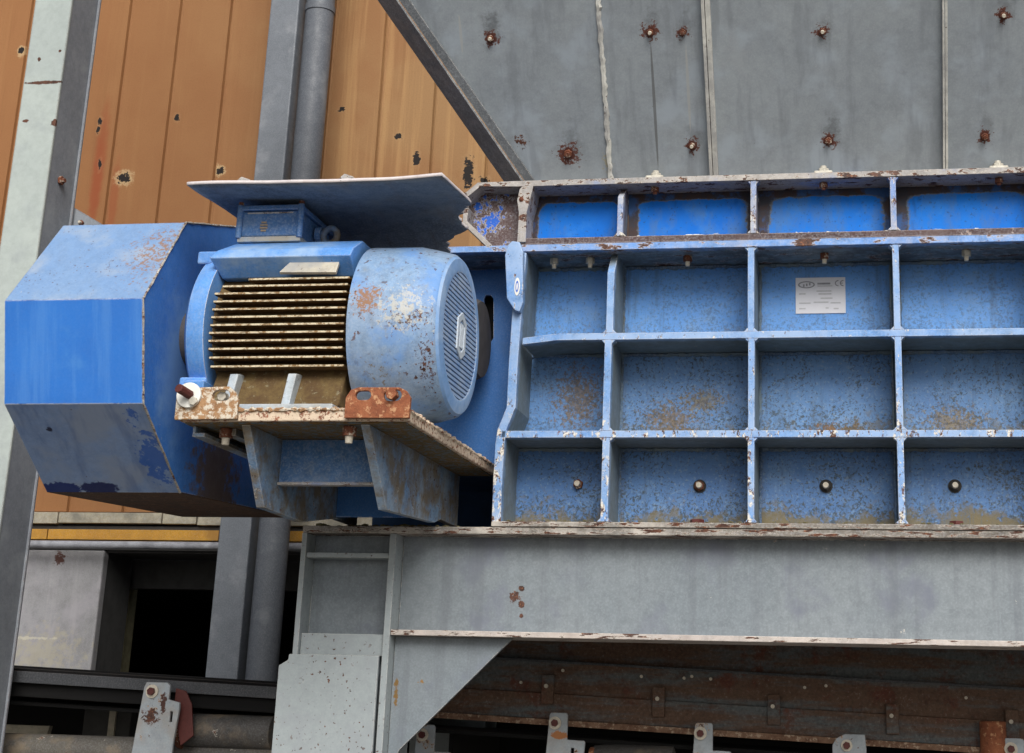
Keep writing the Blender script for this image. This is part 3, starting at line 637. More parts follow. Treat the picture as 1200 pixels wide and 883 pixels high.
# ================================================================== SHREDDER
RX = [-.942, -.424, .091, .606, 1.121, 1.636]; XL = -1.275; XR = RX[-1]
D_ = .23; DU = .12
sh = thing('industrial_shredder', 'blue ribbed steel body of an industrial shredder with square cells and a rusty top flange', 'machine', (0, .4, 2.232))
Zr = dict(base=2.232, r4=(2.530, 2.555), r3=(2.888, 2.913), fl=(3.228, 3.254), br=(3.257, 3.281), lip=(3.484, 3.507))
cols = [(XL, RX[0])] + list(zip(RX[:-1], RX[1:]))
rows = [('low', 2.232, 2.530), ('mid', 2.555, 2.888), ('top', 2.913, 3.228)]
hw = .012
for rn, za, zb in rows:
    for ci, (xa, xb) in enumerate(cols):
        a = xa + (hw if ci else .0); b = xb - hw
        if rn == 'low' and ci == 0: a = -1.325
        if rn == 'mid' and ci == 0: a = -1.31
        m = {'low': 'cell_low', 'top': 'cell_top', 'mid': 'cell_mid%d' % [0, 1, 2, 3, 1, 2][ci]}[rn]
        build('panel', bx(a, b, D_, D_ + .02, za - .01, zb + .01), M[m], sh, 0)
        bm = B(); bead(bm, (a, D_ - .002, zb - .006), (b, D_ - .002, zb - .006), .008, .011, .4)
        bead(bm, (b - .004, D_ - .002, za), (b - .004, D_ - .002, zb), .006); bead(bm, (a + .004, D_ - .002, za), (a + .004, D_ - .002, zb), .006)
        build('weld_bead', bm, M['weld'], sh, 0, True)
def vrib(x, za, zb, y0, depth, mat, t=.012, cham=0):
    bm = B()
    pts = [(y0, za), (depth, za), (depth, zb), (y0 + (.07 if cham else 0), zb)]
    if cham: pts.append((y0, zb - cham))
    prism(bm, pts, 'X', x - t, x + t)
    f = .013
    for sgn in (-1, 1):                                       # small weld fillets in the four corners at the face
        xx = x + sgn * t
        prism(bm, [(xx, za), (xx + sgn * f, za), (xx, za + f)], 'Y', y0 + .002, y0 + .05)
        if not cham: prism(bm, [(xx, zb), (xx, zb - f), (xx + sgn * f, zb)], 'Y', y0 + .002, y0 + .05)
    return build('vertical_rib', bm, mat, sh, .0015)
for rn, za, zb in rows:
    for i, x in enumerate(RX): vrib(x + random.uniform(-.002, .002), za + .0005, zb - .0005, 0, D_ - .001, M['blue_rib'], t=.0115 if i else .013, cham=.085 if (i == 0 and rn == 'top') else 0)
RXU = [-.912, -.418, .088, .606, 1.121, 1.636]
for i, x in enumerate(RXU): vrib(x, Zr['br'][1] + .0005, Zr['lip'][0] - .0005, 0, DU - .001, M['rib_chipped'], t=.0105, cham=.05 if i == 0 else 0)
build('horizontal_rib', bx(-1.325, XR, 0, D_ - .001, *Zr['r4']), M['blue_rib'], sh, .0015)
bm = B(); zq = aY(613, 404, 0).z
prism(bm, [(-1.262, zq - .0), (-1.262, zq + .025), (-1.135, 2.913), (XR, 2.913), (XR, 2.888), (-1.130, 2.888)], 'Y', .0, D_ - .001); build('horizontal_rib', bm, M['blue_rib'], sh, .0015)
build('middle_flange', bx(-1.308, XR, -.004, D_ - .001, *Zr['fl']), M['flange'], sh, .0015, label='worn blue flange joining the two halves')
build('middle_flange', bx(-1.285, XR, .004, D_ - .001, *Zr['br']), M['brown'], sh, .0015, label='rusty brown flange of the upper half')
flx = aY(520, 292, .0).x - .25
build('rear_flange', bx(flx, -1.312, .0, D_ + .06, 3.230, 3.254), M['flange'], sh, .0015)
bm = B()
pl_ = [(aY(545, 236, 0).x, aY(545, 234, 0).z), (aY(563, 221, 0).x, Zr['lip'][0] + .005), (-1.30, Zr['lip'][0]), (XR, Zr['lip'][0]), (XR, Zr['lip'][1]), (-1.30, Zr['lip'][1]), (aY(560, 216, 0).x, Zr['lip'][1] - .002), (aY(540, 231, 0).x, aY(540, 231, 0).z)]
prism(bm, pl_, 'Y', -.004, .20); build('top_flange', bm, M['lip'], sh, .002, label='chipped pale top lip with rust')
for ci, (xa, xb) in enumerate(zip([-1.27] + RXU[:-1], RXU)):
    build('upper_panel', bx(xa + (.012 if ci else -.004), xb - .012, DU, DU + .015, Zr['br'][1] - .01, Zr['lip'][0] + .01), M['upper'], sh, 0, label='vivid blue paint inside a dark peeled border')
# left end of the upper half: peeled end plate with a folded rim
Pz = lambda px, py, Y=.0: (aY(px, py, Y).x, aY(px, py, Y).z)
bm = B(); prism(bm, [Pz(547, 236, .09), Pz(563, 224, .09), (-1.27, Zr['lip'][0] - .001), (-1.27, Zr['fl'][1] + .001), Pz(574, 290, .09), Pz(546, 262, .09)], 'Y', .09, .105); build('end_plate', bm, M['endpatch'], sh, .001, label='brown end plate with a peeling blue patch')
bm = B(); prism(bm, [Pz(542, 262), Pz(547, 259), Pz(577, 288), Pz(571, 290)], 'Y', .0, .085); build('end_rim', bm, M['lip'], sh, .001)
bm = B(); prism(bm, [Pz(542, 262), Pz(547, 260), Pz(549, 243), Pz(543, 243)], 'Y', .0, .085); build('end_rim', bm, M['lip'], sh, .001)
bm = B(); pr = [(616, 214), (625, 218), (621, 235), (617, 250), (616, 284), (606, 284), (608, 250), (606, 235), (609, 222)]
prism(bm, [Pz(*q, -.004) for q in pr], 'Y', -.006, DU - .002); build('corner_post', bm, M['lip'], sh, .002, label='chipped corner post with rust')
bolt(sh, aY(611, 234, -.006), (0, -1, 0), .010, 'bolt_rust', 'bolt_rust', head=.003, stud=.004)
# left end frame: folded plate that steps outward near the foot
cen = [(603.5, 362), (601.5, 420), (598.5, 478), (588, 503), (585.5, 520), (583, 560), (581, 612)]
L_ = [Pz(x - 5, y) for x, y in cen]; R_ = [Pz(x + 5.5, y) for x, y in cen]
L_[0] = (-1.300, 3.225); R_[0] = (-1.262, 3.225)
bm = B(); prism(bm, L_ + R_[::-1], 'Y', .0, D_ + .01); build('end_frame', bm, M['blue_rib'], sh, .002, label='blue folded end frame stepping out near the foot')
# hinge lug with oval sticker
bm = B(); lug = [(594, 365 - 15), (592, 300), (595, 288), (600, 283), (609, 284), (613, 295), (613, 355), (609, 366), (603, 364)]
prism(bm, [Pz(*q, -.03) for q in lug], 'Y', -.035, .0 - .001); lg = build('hinge_lug', bm, M['blue_rib'], sh, .004, label='rounded blue lug with a small oval sticker')
sp = aY(606, 336, -.0375)
bm = B(); v = [bm.verts.new((sp.x + .0105 * math.cos(t / 24 * 6.283), sp.y, sp.z + .034 * math.sin(t / 24 * 6.283))) for t in range(24)]; bm.faces.new(v)
f2 = bmesh.ops.extrude_face_region(bm, geom=list(bm.faces)); bmesh.ops.translate(bm, vec=(0, .001, 0), verts=[q for q in f2['geom'] if isinstance(q, bmesh.types.BMVert)])
sk = build('oval_sticker', bm, M['white'], lg, 0)
bm = B(); v = [bm.verts.new((sp.x + .006 * math.cos(t / 24 * 6.283), sp.y - .0012, sp.z + .022 * math.sin(t / 24 * 6.283))) for t in range(24)]
v2 = [bm.verts.new((sp.x + .003 * math.cos(t / 24 * 6.283), sp.y - .0012, sp.z + .014 * math.sin(t / 24 * 6.283))) for t in range(24)]
for t in range(24): bm.faces.new((v[t], v[(t + 1) % 24], v2[(t + 1) % 24], v2[t]))
build('sticker_ring', bm, M['ring_blue'], lg, 0)
# flat side wall behind the motor
slot = [Pz(x, y, D_) for x, y in ((567, 350), (569, 346), (575, 346), (578, 350), (578, 396), (575, 401), (569, 401), (566, 396))]
bm = B(); holed(bm, [(-2.10, 2.457), (-1.332, 2.457), (-1.332, 2.6), (-1.302, 2.64), (-1.302, 3.2295), (-2.10, 3.2295)], [slot], 'Y', D_ + .004, D_ + .016)
build('side_panel', bm, M['blue_wall'], sh, 0, label='plain blue side panel with a vertical slot behind the motor')
build('slot_backing', bx(-1.55, -1.31, D_ + .06, D_ + .07, 2.8, 3.15), M['black'], sh, 0)
build('rear_body', bx(-1.56, XR, .30, 1.3, 2.50, 3.22), M['blue_wall'], sh, .003)
build('rear_body', bx(-1.32, XR, .30, 1.3, 2.24, 2.498), M['blue_wall'], sh, .003)
build('recess_wall', bx(-2.10, -1.322, .95, 1.0, 2.0, 2.498), M['recess_shade'], sh, 0)  # recess cut and toned dark to deepen the shade under the motor
build('recess_roof', bx(-2.10, -1.322, .251, .949, 2.464, 2.497), M['recess_shade'], sh, 0)
bm = B(); pc = aX(545, 372, -1.40); lathe(bm, [(-1.50, .10), (-1.47, .14), (-1.44, .150), (-1.42, .14), (-1.415, .08)], (.02, 2.90), 'X', 40); build('shaft_cover', bm, M['rubber'], sh, 0, True, label='dark round cover half hidden by the fan cowl')
# bolts
for (px, py) in ((650, 297), (692, 297), (806, 293), (966, 291), (1132, 290)):
    p = aY(px, py, .10); p.z = 3.2275; bolt(sh, p, (0, 0, -1), .017, 'bolt_rust' if px > 700 and px < 1000 else 'galv', 'bolt_pale', head=.022, stud=.016)
for (px, py) in ((678, 568), (820, 570), (968, 570), (1119, 570)):
    p = aY(px, py, D_ - .002); bolt(sh, p, (0, -1, 0), .019, 'bolt_dark' if px > 900 else 'bolt_rust', 'bolt_pale', washer=.024 if px > 700 else None, head=.016, stud=.02, rs=.62)
for (px, py) in ((768, 210), (965, 207), (1170, 203)):
    p = aY(px, py, .05); p.z = Zr['lip'][1] + .001; 
    cl = build('clamp_washer', bx(p.x - .034, p.x + .034, .02, .10, p.z, p.z + .016), M['galv'], sh, .005)
    bm = B(); tube(bm, (p.x, .06, p.z + .016), (p.x, .06, p.z + .034), .021, seg=6); tube(bm, (p.x, .06, p.z + .034), (p.x, .06, p.z + .045), .012, seg=12); build('nut', bm, M['galv'], cl, .002)
    bolt(sh, (p.x, .05, Zr['lip'][0] - .001), (0, 0, -1), .016, 'bolt_rust', 'bolt_rust', head=.018, stud=.008)
for (px, py) in ((817, 612), (1121, 615)):
    p = aY(px, py, .08); bolt(sh, (p.x, .08, 2.233), (0, 0, 1), .026, 'red_bolt', 'red_bolt', head=.018, stud=.0)
for k in range(26):                                             # curled flakes of paint along the ledge of the brown flange
    x_ = random.uniform(-1.22, 1.1); L = random.uniform(.01, .05); bm = B(); bead(bm, (x_, .02, 3.2825), (x_ + L, .02 + random.uniform(-.008, .02), 3.2825), .004, .008, .5)
    build('paint_flake', bm, M['white'] if k % 3 else M['flange'], sh, 0, True)
# nameplate
a, b = aY(932.5, 368, D_ - .003), aY(990.5, 325, D_ - .003)
npl = build('nameplate', bx(a.x, b.x, D_ - .004, D_ - .001, a.z, b.z), M['label'], sh, .0006, label='small silver maker plate with faint grey print')
W_, H_ = b.x - a.x, b.z - a.z; yf = D_ - .0048
def npt(u, v): return (a.x + u * W_, a.z + v * H_)
def pbox(u0, u1, v0, v1, m, nm='print_line'):
    p0, p1 = npt(u0, v0), npt(u1, v1); build(nm, bx(p0[0], p1[0], yf, yf + .0007, p0[1], p1[1]), M[m], npl, 0)
bm = B(); ring = []
for t in range(28):
    an = t / 28 * 6.283; c0 = npt(.22, .80)
    ring.append((bm.verts.new((c0[0] + math.cos(an) * .17 * W_, yf, c0[1] + math.sin(an) * .10 * H_)), bm.verts.new((c0[0] + math.cos(an) * .14 * W_, yf, c0[1] + math.sin(an) * .07 * H_))))
for t in range(28): q = ring[t]; r_ = ring[(t + 1) % 28]; bm.faces.new((q[0], r_[0], r_[1], q[1]))
for (u, v) in ((.15, .77), (.21, .79), (.27, .81)): p0 = npt(u, v); box(bm, p0[0], p0[0] + .006, yf, yf + .0005, p0[1] - .004, p0[1] + .006)
build('oval_logo', bm, M['ink'], npl, 0)
pbox(.44, .70, .80, .85, 'ink'); pbox(.44, .74, .745, .775, 'ink2')
def arc_letter(cu, cv, R, bar):
    bm = B(); c0 = npt(cu, cv); n = 14; rr = R * H_
    for t in range(n):
        a0, a1 = math.radians(80 + 200 * t / n), math.radians(80 + 200 * (t + 1) / n)
        vs = [bm.verts.new((c0[0] + math.cos(q) * k, yf, c0[1] + math.sin(q) * k)) for q, k in ((a0, rr), (a1, rr), (a1, rr * .68), (a0, rr * .68))]; bm.faces.new(vs)
    if bar: box(bm, c0[0] - rr * .75, c0[0] - rr * .05, yf, yf + .0005, c0[1] - rr * .14, c0[1] + rr * .14)
    build('letter', bm, M['ink'], npl, 0)
arc_letter(.855, .83, .085, False); arc_letter(.955, .83, .085, True)
for (u0, u1, v) in ((.07, .2, .53), (.42, .72, .60), (.46, .72, .52), (.5, .74, .40), (.07, .3, .27), (.36, .66, .29), (.7, .9, .27), (.07, .2, .12), (.6, .66, .13), (.76, .86, .11)): pbox(u0, u1, v, v + .035, 'ink2')

# ================================================================== SUPPORT FRAME (grey)
sf = thing('support_frame', 'grey steel support beam and leg with a triangular gusset carrying the blue shredder', 'steel frame', (-1.87, .1, 0))
XB = 1.75
build('foot_flange', bx(-1.345, XB, -.004, .34, 2.2125, 2.231), M['base_lip'], sh, .003, label='chalky base flange of the shredder')
build('top_flange', bx(-2.045, XB, .002, .30, 2.186, 2.211), M['base_lip'], sf, .003, label='chipped pale top flange')
build('beam_web', bx(-1.69, XB, .09, .105, 1.852, 2.185), M['grey_beam'], sf, 0)
build('bottom_flange', bx(-1.69, XB, .0, .26, 1.832, 1.851), M['bot_fl'], sf, .002, label='pale bottom flange with brown cracks')
build('leg_flange', bx(-1.716, -1.692, .0, .30, 0, 2.185), M['grey_post'], sf, .002)
build('outer_flange', bx(-2.045, -2.026, .0, .30, 0, 2.185), M['grey_post'], sf, .002)
build('leg_web', bx(-2.025, -1.717, .09, .105, 0, 2.185), M['grey_beam'], sf, 0)
build('stiffener', bx(-2.025, -1.717, .006, .089, 2.098, 2.116), M['grey_post'], sf, .003)
zpa, zpb = aY(400, 743, .03).z, aY(400, 768, 0).z
build('filler_plate', bx(-2.025, -1.717, .022, .034, zpb, zpa), M['grey_post'], sf, .002)
bm = B(); prism(bm, [(-2.085, 0), (-1.722, 0), (-1.722, zpb), (-2.050, zpb), (-2.052, zpb - .02), (-2.085, zpb - .04)], 'Y', -.018, -.003); build('cover_plate', bm, M['grey_post'], sf, .003, label='pale grey cover plate with pinholes')
bm = B(); prism(bm, [(-1.690, 1.831), (aY(601, 746, .06).x, 1.831), (aY(468, 879, .06).x, aY(468, 879, .06).z), (-1.690, 1.37)], 'Y', .06, .076); build('gusset', bm, M['grey_beam'], sf, .002, label='triangular grey gusset with ochre chips')
build('rear_leg', bx(-2.04, -1.7, 1.5, 1.8, 0, 2.2), M['grey_post'], sf, .003)
build('cross_beam', bx(-2.04, -1.7, .31, 1.5, 2.0, 2.2), M['grey_post'], sf, .003)
# dirt crumbs along the flange
bm = B()
for k in range(150):
    if k < 60: x_ = random.gauss(-1.72, .10); y_ = random.uniform(.01, .1)
    else: x_ = random.uniform(-2.0, 1.6); y_ = random.uniform(.0, .02)
    z_ = 2.212 if x_ < -1.345 else 2.232; r = random.uniform(.003, .011) * (1 if k < 60 else .6)
    if x_ > -1.345 and y_ > .3: continue
    mt = Matrix.Translation((x_, y_, z_ + r * .3)) @ Matrix.Diagonal((1.5, 1, .7, 1))
    bmesh.ops.create_icosphere(bm, subdivisions=1, radius=r, matrix=mt)
o = build('dirt_crumbs', bm, M['debris'], None, 0); tag(o, 'mossy dirt crumbs lying along the top of the grey beam', 'dirt', kind='stuff')

# ================================================================== BELT GUARD
gd = thing('belt_guard', 'big faceted blue sheet metal belt guard left of the motor', 'machine guard', (-2.53, -.3, 2.25))
GX = -2.29; GL = -2.765
prof = [(-.93, 2.819), (-.849, 2.495), (-.518, 2.257), (.547, 2.303), (.60, 3.10), (.25, 3.40), (-.292, 3.258), (-.691, 3.148)]
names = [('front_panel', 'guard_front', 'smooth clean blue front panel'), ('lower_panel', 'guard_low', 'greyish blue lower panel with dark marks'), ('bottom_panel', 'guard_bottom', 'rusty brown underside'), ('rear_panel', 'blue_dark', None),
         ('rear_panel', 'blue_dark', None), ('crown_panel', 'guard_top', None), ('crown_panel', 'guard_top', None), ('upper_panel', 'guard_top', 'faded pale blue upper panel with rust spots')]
ctr = Vector((0, -.15, 2.8))
for i in range(8):
    a, b = prof[i], prof[(i + 1) % 8]
    av, bv = Vector((0, *a)), Vector((0, *b)); nn = (bv - av).cross(Vector((1, 0, 0))).normalized()
    if nn.dot(ctr - av) < 0: nn = -nn
    xl0 = xl1 = GL
    if i == 7: xl1, xl0 = -2.765, -2.735
    if i in (5, 6): xl0 = xl1 = -2.735
    bm = B(); q = [(GX, a), (GX, b), (xl1, b), (xl0, a)]
    vo = [bm.verts.new((x_, p_[0], p_[1])) for x_, p_ in q]; vi = [bm.verts.new((x_ + (.004 if x_ == GX else 0) * 0, p_[0] + nn.y * .005, p_[1] + nn.z * .005)) for x_, p_ in q]
    # subdivide a little so that the sheet is not perfectly flat
    bm.faces.new(vo); bm.faces.new(list(reversed(vi)))
    for k in range(4): bm.faces.new((vo[k], vi[k], vi[(k + 1) % 4], vo[(k + 1) % 4]))
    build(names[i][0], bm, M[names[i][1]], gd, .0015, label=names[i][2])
for X_, nm in ((GX, 'end_cap'), (-2.735, 'outer_cap')):
    bm = B(); pin = [(p[0] + (ctr.y - p[0]) * .006, p[1] + (ctr.z - p[1]) * .006) for p in prof]; prism(bm, pin, 'X', X_ - .004, X_ + .002 if nm == 'end_cap' else X_); build(nm, bm, M['blue_dark'], gd, .001)
bm = B()
for i in (6, 7, 0, 1): pa, pb2 = prof[(i + 1) % 8], prof[i]; bead(bm, (GX + .003, *pa), (GX + .003, *pb2), .0035, .02, .3)
build('weld_edge', bm, M['base_lip'], gd, 0, True)

# ================================================================== MOTOR MOUNT
mm = thing('motor_mount', 'rusty slotted mounting plate on blue gussets under the electric motor', 'bracket', (-1.77, -.3, 2.19))
bm = B(); prism(bm, [(-2.135, -.9), (-1.398, -.9), (-1.398, .225), (-2.135, .225)], 'Z', 2.428, 2.462); build('base_plate', bm, M['slab'], mm, .003, label='thick rust-speckled base plate')
bm = B(); prism(bm, [(-2.125, -.88), (-1.41, -.88), (-1.41, .22), (-2.125, .22)], 'Z', 2.4235, 2.4275); build('plate_underside', bm, M['slab_under'], mm, 0)
def slotpts(px0, px1, py0, py1, Y):
    a, b = aY(px0, py1, Y), aY(px1, py0, Y); r = (b.z - a.z) / 2; cz = (a.z + b.z) / 2; pts = []
    for t in range(9): an = math.radians(90 + 180 * t / 8); pts.append((a.x + r + math.cos(an) * r, cz + math.sin(an) * r))
    for t in range(9): an = math.radians(-90 + 180 * t / 8); pts.append((b.x - r + math.cos(an) * r, cz + math.sin(an) * r))
    return pts
YL = -.918
def lugplate(px, holes, mat, label):
    out = [Pz(*q, YL) for q in px]; bm = B(); holed(bm, out, [slotpts(*h, YL) for h in holes], 'Y', YL, YL + .016)
    return build('slotted_lug', bm, mat, mm, .002, label=label)
lugplate([(204, 492), (207, 462), (214, 455), (268, 453), (276, 460), (279, 470), (277, 491)], [(248, 270, 457, 470)], M['lug_pale'], 'pale rusted slotted lug')
lugplate([(403, 490), (405, 466), (411, 457), (420, 454), (468, 454), (476, 458), (481, 466), (479, 490)], [(416, 435, 458, 469), (449, 471, 457, 470)], M['lug_orange'], 'orange rusted slotted lug')
# tensioner washer and bolts through the lugs
p = aY(222.5, 464, YL); bm = B(); tube(bm, (p.x, YL - .012, p.z), (p.x, YL - .001, p.z), .040, seg=32); wd = build('disc_washer', bm, M['white'], mm, .002, True, label='large white washer')
q = aY(216, 459, YL - .03); bm = B(); tube(bm, (q.x + .012, YL - .012, q.z - .008), (q.x - .004, YL - .065, q.z + .004), .015, seg=8); build('tension_bolt', bm, M['red_bolt'], wd, .002)
q = aY(226, 470, YL - .02); bm = B(); tube(bm, (q.x, YL - .012, q.z), (q.x, YL - .022, q.z), .014, seg=6); build('nut', bm, M['galv'], wd, .001)
p = aY(460, 463, YL); bm = B(); tube(bm, (p.x, YL + .014, p.z), (p.x, YL - .020, p.z), .018, seg=6); build('bolt', bm, M['lug_orange'], mm, .002)
p = aY(259, 464, YL + .04); bm = B(); tube(bm, (p.x + .01, YL + .05, p.z - .005), (p.x + .01, YL + .02, p.z - .005), .016, seg=6); build('bolt', bm, M['galv'], mm, .002)
build('rear_bolt_block', bx(-1.56, -1.50, YL + .05, YL + .08, 2.462, 2.50), M['box_blue'], mm, .003)
bm = B(); bead(bm, (-2.13, -.902, 2.463), (-1.40, -.902, 2.463), .006, .010, .6); build('weld_bead', bm, M['lug_pale'], mm, 0, True)
bm = B(); bead(bm, (-1.40, -.895, 2.461), (-1.40, .215, 2.461), .007, .012, .6); build('weld_bead', bm, M['slab'], mm, 0, True)
# gussets
for gx, f0, f1 in ((-1.932, (-.686, 2.189), (-.34, 2.184)), (-1.545, (-.634, 2.19), (-.076, 2.216))):
    bm = B(); prism(bm, [(-.862, 2.423), f0, f1, (.0, 2.236), (.226, 2.236), (.226, 2.423)], 'X', gx - .014, gx + .014); build('gusset', bm, M['gusset'], mm, .002)
build('cross_plate', bx(-1.917, -1.560, -.590, -.578, 2.283, 2.4225), M['box_blue'], mm, .002)
build('cross_lip', bx(-1.917, -1.560, -.600, -.560, 2.274, 2.282), M['lip'], mm, .001)
build('rear_cross_plate', bx(-1.917, -1.560, -.02, -.008, 2.24, 2.4225), M['blue_wall'], mm, .002)
p0, p1 = aY(224, 507, -.84), aY(287, 532, -.55)
bm = B(); tt = Vector((0, 0, .012)); sidev = Vector((.03, 0, 0))
P0, P1 = Vector((-2.10, -.86, 2.400)), Vector((-2.10, .0, 2.400))
box(bm, -2.115, -2.075, -.84, .1, 2.390, 2.402); box(bm, -2.115, -2.107, -.84, .1, 2.4025, 2.423); build('slide_rail', bm, M['gusset'], mm, .001)
box_ = B(); box(box_, -2.02, -1.99, -.80, .1, 2.400, 2.4225); build('slide_rail', box_, M['gusset'], mm, .001)
for (px, Y) in ((266, -.80), (410, -.83)):
    p = aY(px, 500, Y); bolt(mm, (p.x, Y, 2.4225), (0, 0, -1), .022, 'bolt_rust', 'bolt_pale', head=.030, stud=.022, rs=.6)

# ================================================================== ELECTRIC MOTOR
MY, MZ, MR = -.55, 2.775, .297
mo = thing('electric_motor', 'blue electric motor with rusty cooling fins and a round fan cowl', 'motor', (-1.78, MY, 2.463))
# fan cowl
bm = B(); lathe(bm, [(-1.637, MR), (-1.627, MR + .001), (-1.55, MR), (-1.470, MR), (-1.458, MR - .003), (-1.41, MR - .013), (-1.362, MR - .026), (-1.355, MR - .032)], (MY, MZ), 'X', 96, False, False)
cowl = build('fan_cowl', bm, M['cowl'], mo, 0, True, label='pale blue fan cowl freckled with rust')
bm = B(); tube(bm, *[aY(447, 306, -.70) + Vector((0, d, d * .3)) for d in (.03, -.02)], .008, seg=12); build('screw', bm, M['bolt_dark'], cowl, 0)
# face ring
bm = B(); GRR = .212
lathe(bm, [(-1.356, MR - .032), (-1.347, MR - .040), (-1.342, GRR + .012), (-1.3435, GRR), (-1.353, GRR - .001)], (MY, MZ), 'X', 96, False, False); build('cowl_face', bm, M['cowl_face'], cowl, 0, True)
bm = B(); lathe(bm, [(-1.387, .235), (-1.382, .234)], (MY, MZ), 'X', 64); build('grille_backing', bm, M['black'], cowl, 0)
bm = B(); z = -GRR + .006; step = .0155
while z < GRR - .004:
    h = math.sqrt(max(0, (GRR + .001) ** 2 - (z + .004) ** 2))
    box(bm, -1.354, -1.3445, MY - h, MY + h, MZ + z, MZ + z + .0088); z += step
box(bm, -1.359, -1.3548, MY - .011, MY + .011, MZ - GRR, MZ + GRR); box(bm, -1.359, -1.3548, MY - .12, MY - .105, MZ - .17, MZ + .17); box(bm, -1.359, -1.3548, MY + .105, MY + .12, MZ - .17, MZ + .17)
gr = build('grille', bm, M['cowl_face'], cowl, 0, label='round grille of horizontal slots')
bm = B(); hx = [(-.0, .080), (.052, .052), (.052, -.052), (0, -.080), (-.052, -.052), (-.052, .052)]
out = [(MY + a_, MZ + b_) for a_, b_ in hx]; inn = [(MY + a_ * .62, MZ + b_ * .72) for a_, b_ in hx]
holed(bm, out, [inn], 'X', -1.3442, -1.3392)
box(bm, -1.344, -1.340, MY - .016, MY - .008, MZ - .04, MZ + .04); box(bm, -1.344, -1.340, MY - .002, MY + .006, MZ - .04, MZ + .04); box(bm, -1.344, -1.340, MY + .011, MY + .018, MZ - .04, MZ + .04)
build('cowl_emblem', bm, M['emblem'], cowl, .0005, label='pale elongated hexagon emblem with upright bars')
# stator core + fins
bm = B(); lathe(bm, [(-2.115, .225), (-1.64, .225)], (MY, MZ), 'X', 64); st_ = build('stator_core', bm, M['fin_core'], mo, 0, True, label='brown grimy motor body')
zt = aY(330, 327, -.80).z; zb = aY(330, 427, -.82).z; nf = 12
for side in (-1, 1):
    for k in range(nf):
        z = zt + (zb - zt) * k / (nf - 1); dz = z - MZ
        yo = math.sqrt(max(.01, .287 ** 2 - dz * dz)); yo = min(yo, .272); yi = math.sqrt(max(.0, .21 ** 2 - dz * dz)) if abs(dz) < .21 else .0
        xl = -2.108 + (.10 if k == 0 else .02 if k == 1 else .0) + .0012 * abs(k - 7)
        bm = B(); t = .0033
        pts = [(xl + .012, MY + side * yi), (xl, MY + side * (yo - .02)), (xl + .004, MY + side * yo), (-1.653, MY + side * yo), (-1.648, MY + side * yi)]
        v1_ = [bm.verts.new((a_, b_, z - t)) for a_, b_ in pts]; v2_ = [bm.verts.new((a_, b_, z + t)) for a_, b_ in pts]
        bm.faces.new(v1_); bm.faces.new(list(reversed(v2_)))
        for i in range(5): bm.faces.new((v1_[i], v2_[i], v2_[(i + 1) % 5], v1_[(i + 1) % 5]))
        build('cooling_fin', bm, M['fin'], mo, .0008)
# top hood
bm = B()
hl = [(MY - .262, 2.985), (MY - .235, 3.018), (MY - .15, 3.066), (MY + .15, 3.066), (MY + .262, 2.985), (MY + .2, 2.93), (MY - .2, 2.93)]
va = [bm.verts.new((-1.653, a_, b_)) for a_, b_ in hl]; xs_ = [-2.135, -2.12, -2.095, -2.095, -2.135, -2.11, -2.11]
vb = [bm.verts.new((x_, a_, b_)) for x_, (a_, b_) in zip(xs_, hl)]
bm.faces.new(va); bm.faces.new(list(reversed(vb)))
for i in range(7): bm.faces.new((va[i], vb[i], vb[(i + 1) % 7], va[(i + 1) % 7]))
hood = build('top_housing', bm, M['motor_blue'], mo, .004, False, segs=2)
bm = B(); pts = []
for (px, py, Y) in ((328, 321, MY - .2605), (341, 309, MY - .236), (398, 309, MY - .236), (394, 321, MY - .2605)): pts.append(aY(px, py, Y))
off = Vector((0, -.006, .004)); VA = [bm.verts.new(p_ + off) for p_ in pts]; VB = [bm.verts.new(p_ - off * .5) for p_ in pts]
bm.faces.new(VA); bm.faces.new(list(reversed(VB)))
for i in range(4): bm.faces.new((VA[i], VB[i], VB[(i + 1) % 4], VA[(i + 1) % 4]))
build('data_plate', bm, M['cream'], mo, .001, label='bleached blank data plate')
# end shield
bm = B(); lathe(bm, [(-2.200, .12), (-2.197, .255), (-2.180, .280), (-2.14, .288), (-2.118, .288), (-2.116, .2)], (MY, MZ), 'X', 72); es = build('end_shield', bm, M['motor_blue'], mo, 0, True, label='light blue end shield')
for an in (125, 225, 305, 50):
    a_ = math.radians(an); c_ = Vector((-2.17, MY + math.cos(a_) * .285, MZ + math.sin(a_) * .285))
    bm = B(); box(bm, c_.x - .04, c_.x + .052, c_.y - .026, c_.y + .026, c_.z - .022, c_.z + .022); build('bolt_ear', bm, M['motor_blue'], es, .007)
bm = B(); tube(bm, (-2.30, MY, MZ), (-2.21, MY, MZ), .10, seg=32); build('shaft_collar', bm, M['rubber'], mo, 0, True)
# feet
build('foot', bx(-2.05, -1.66, MY - .30, MY - .20, 2.4635, 2.492), M['foot'], mo, .004)
build('foot', bx(-2.05, -1.66, MY + .20, MY + .30, 2.4635, 2.492), M['foot'], mo, .004)
for xx in (-2.03, -1.835):
    bm = B(); prism(bm, [(MY - .285, 2.4925), (MY - .17, 2.4925), (MY - .10, 2.60), (MY - .205, 2.605), (MY - .245, 2.60)], 'X', xx, xx + .028); build('foot_rib', bm, M['foot'], mo, .003)
bm = B(); prism(bm, [(MY - .25, 2.4925), (MY + .25, 2.4925), (MY + .18, 2.63), (MY - .18, 2.63)], 'X', -2.10, -1.66); build('cradle', bm, M['fin_core'], mo, .006)
bm = B(); prism(bm, [(MY - .235, 2.4925), (MY - .10, 2.4925), (MY - .10, 2.58), (MY - .25, 2.58)], 'X', -2.185, -2.115); build('shield_foot', bm, M['motor_blue'], mo, .005)
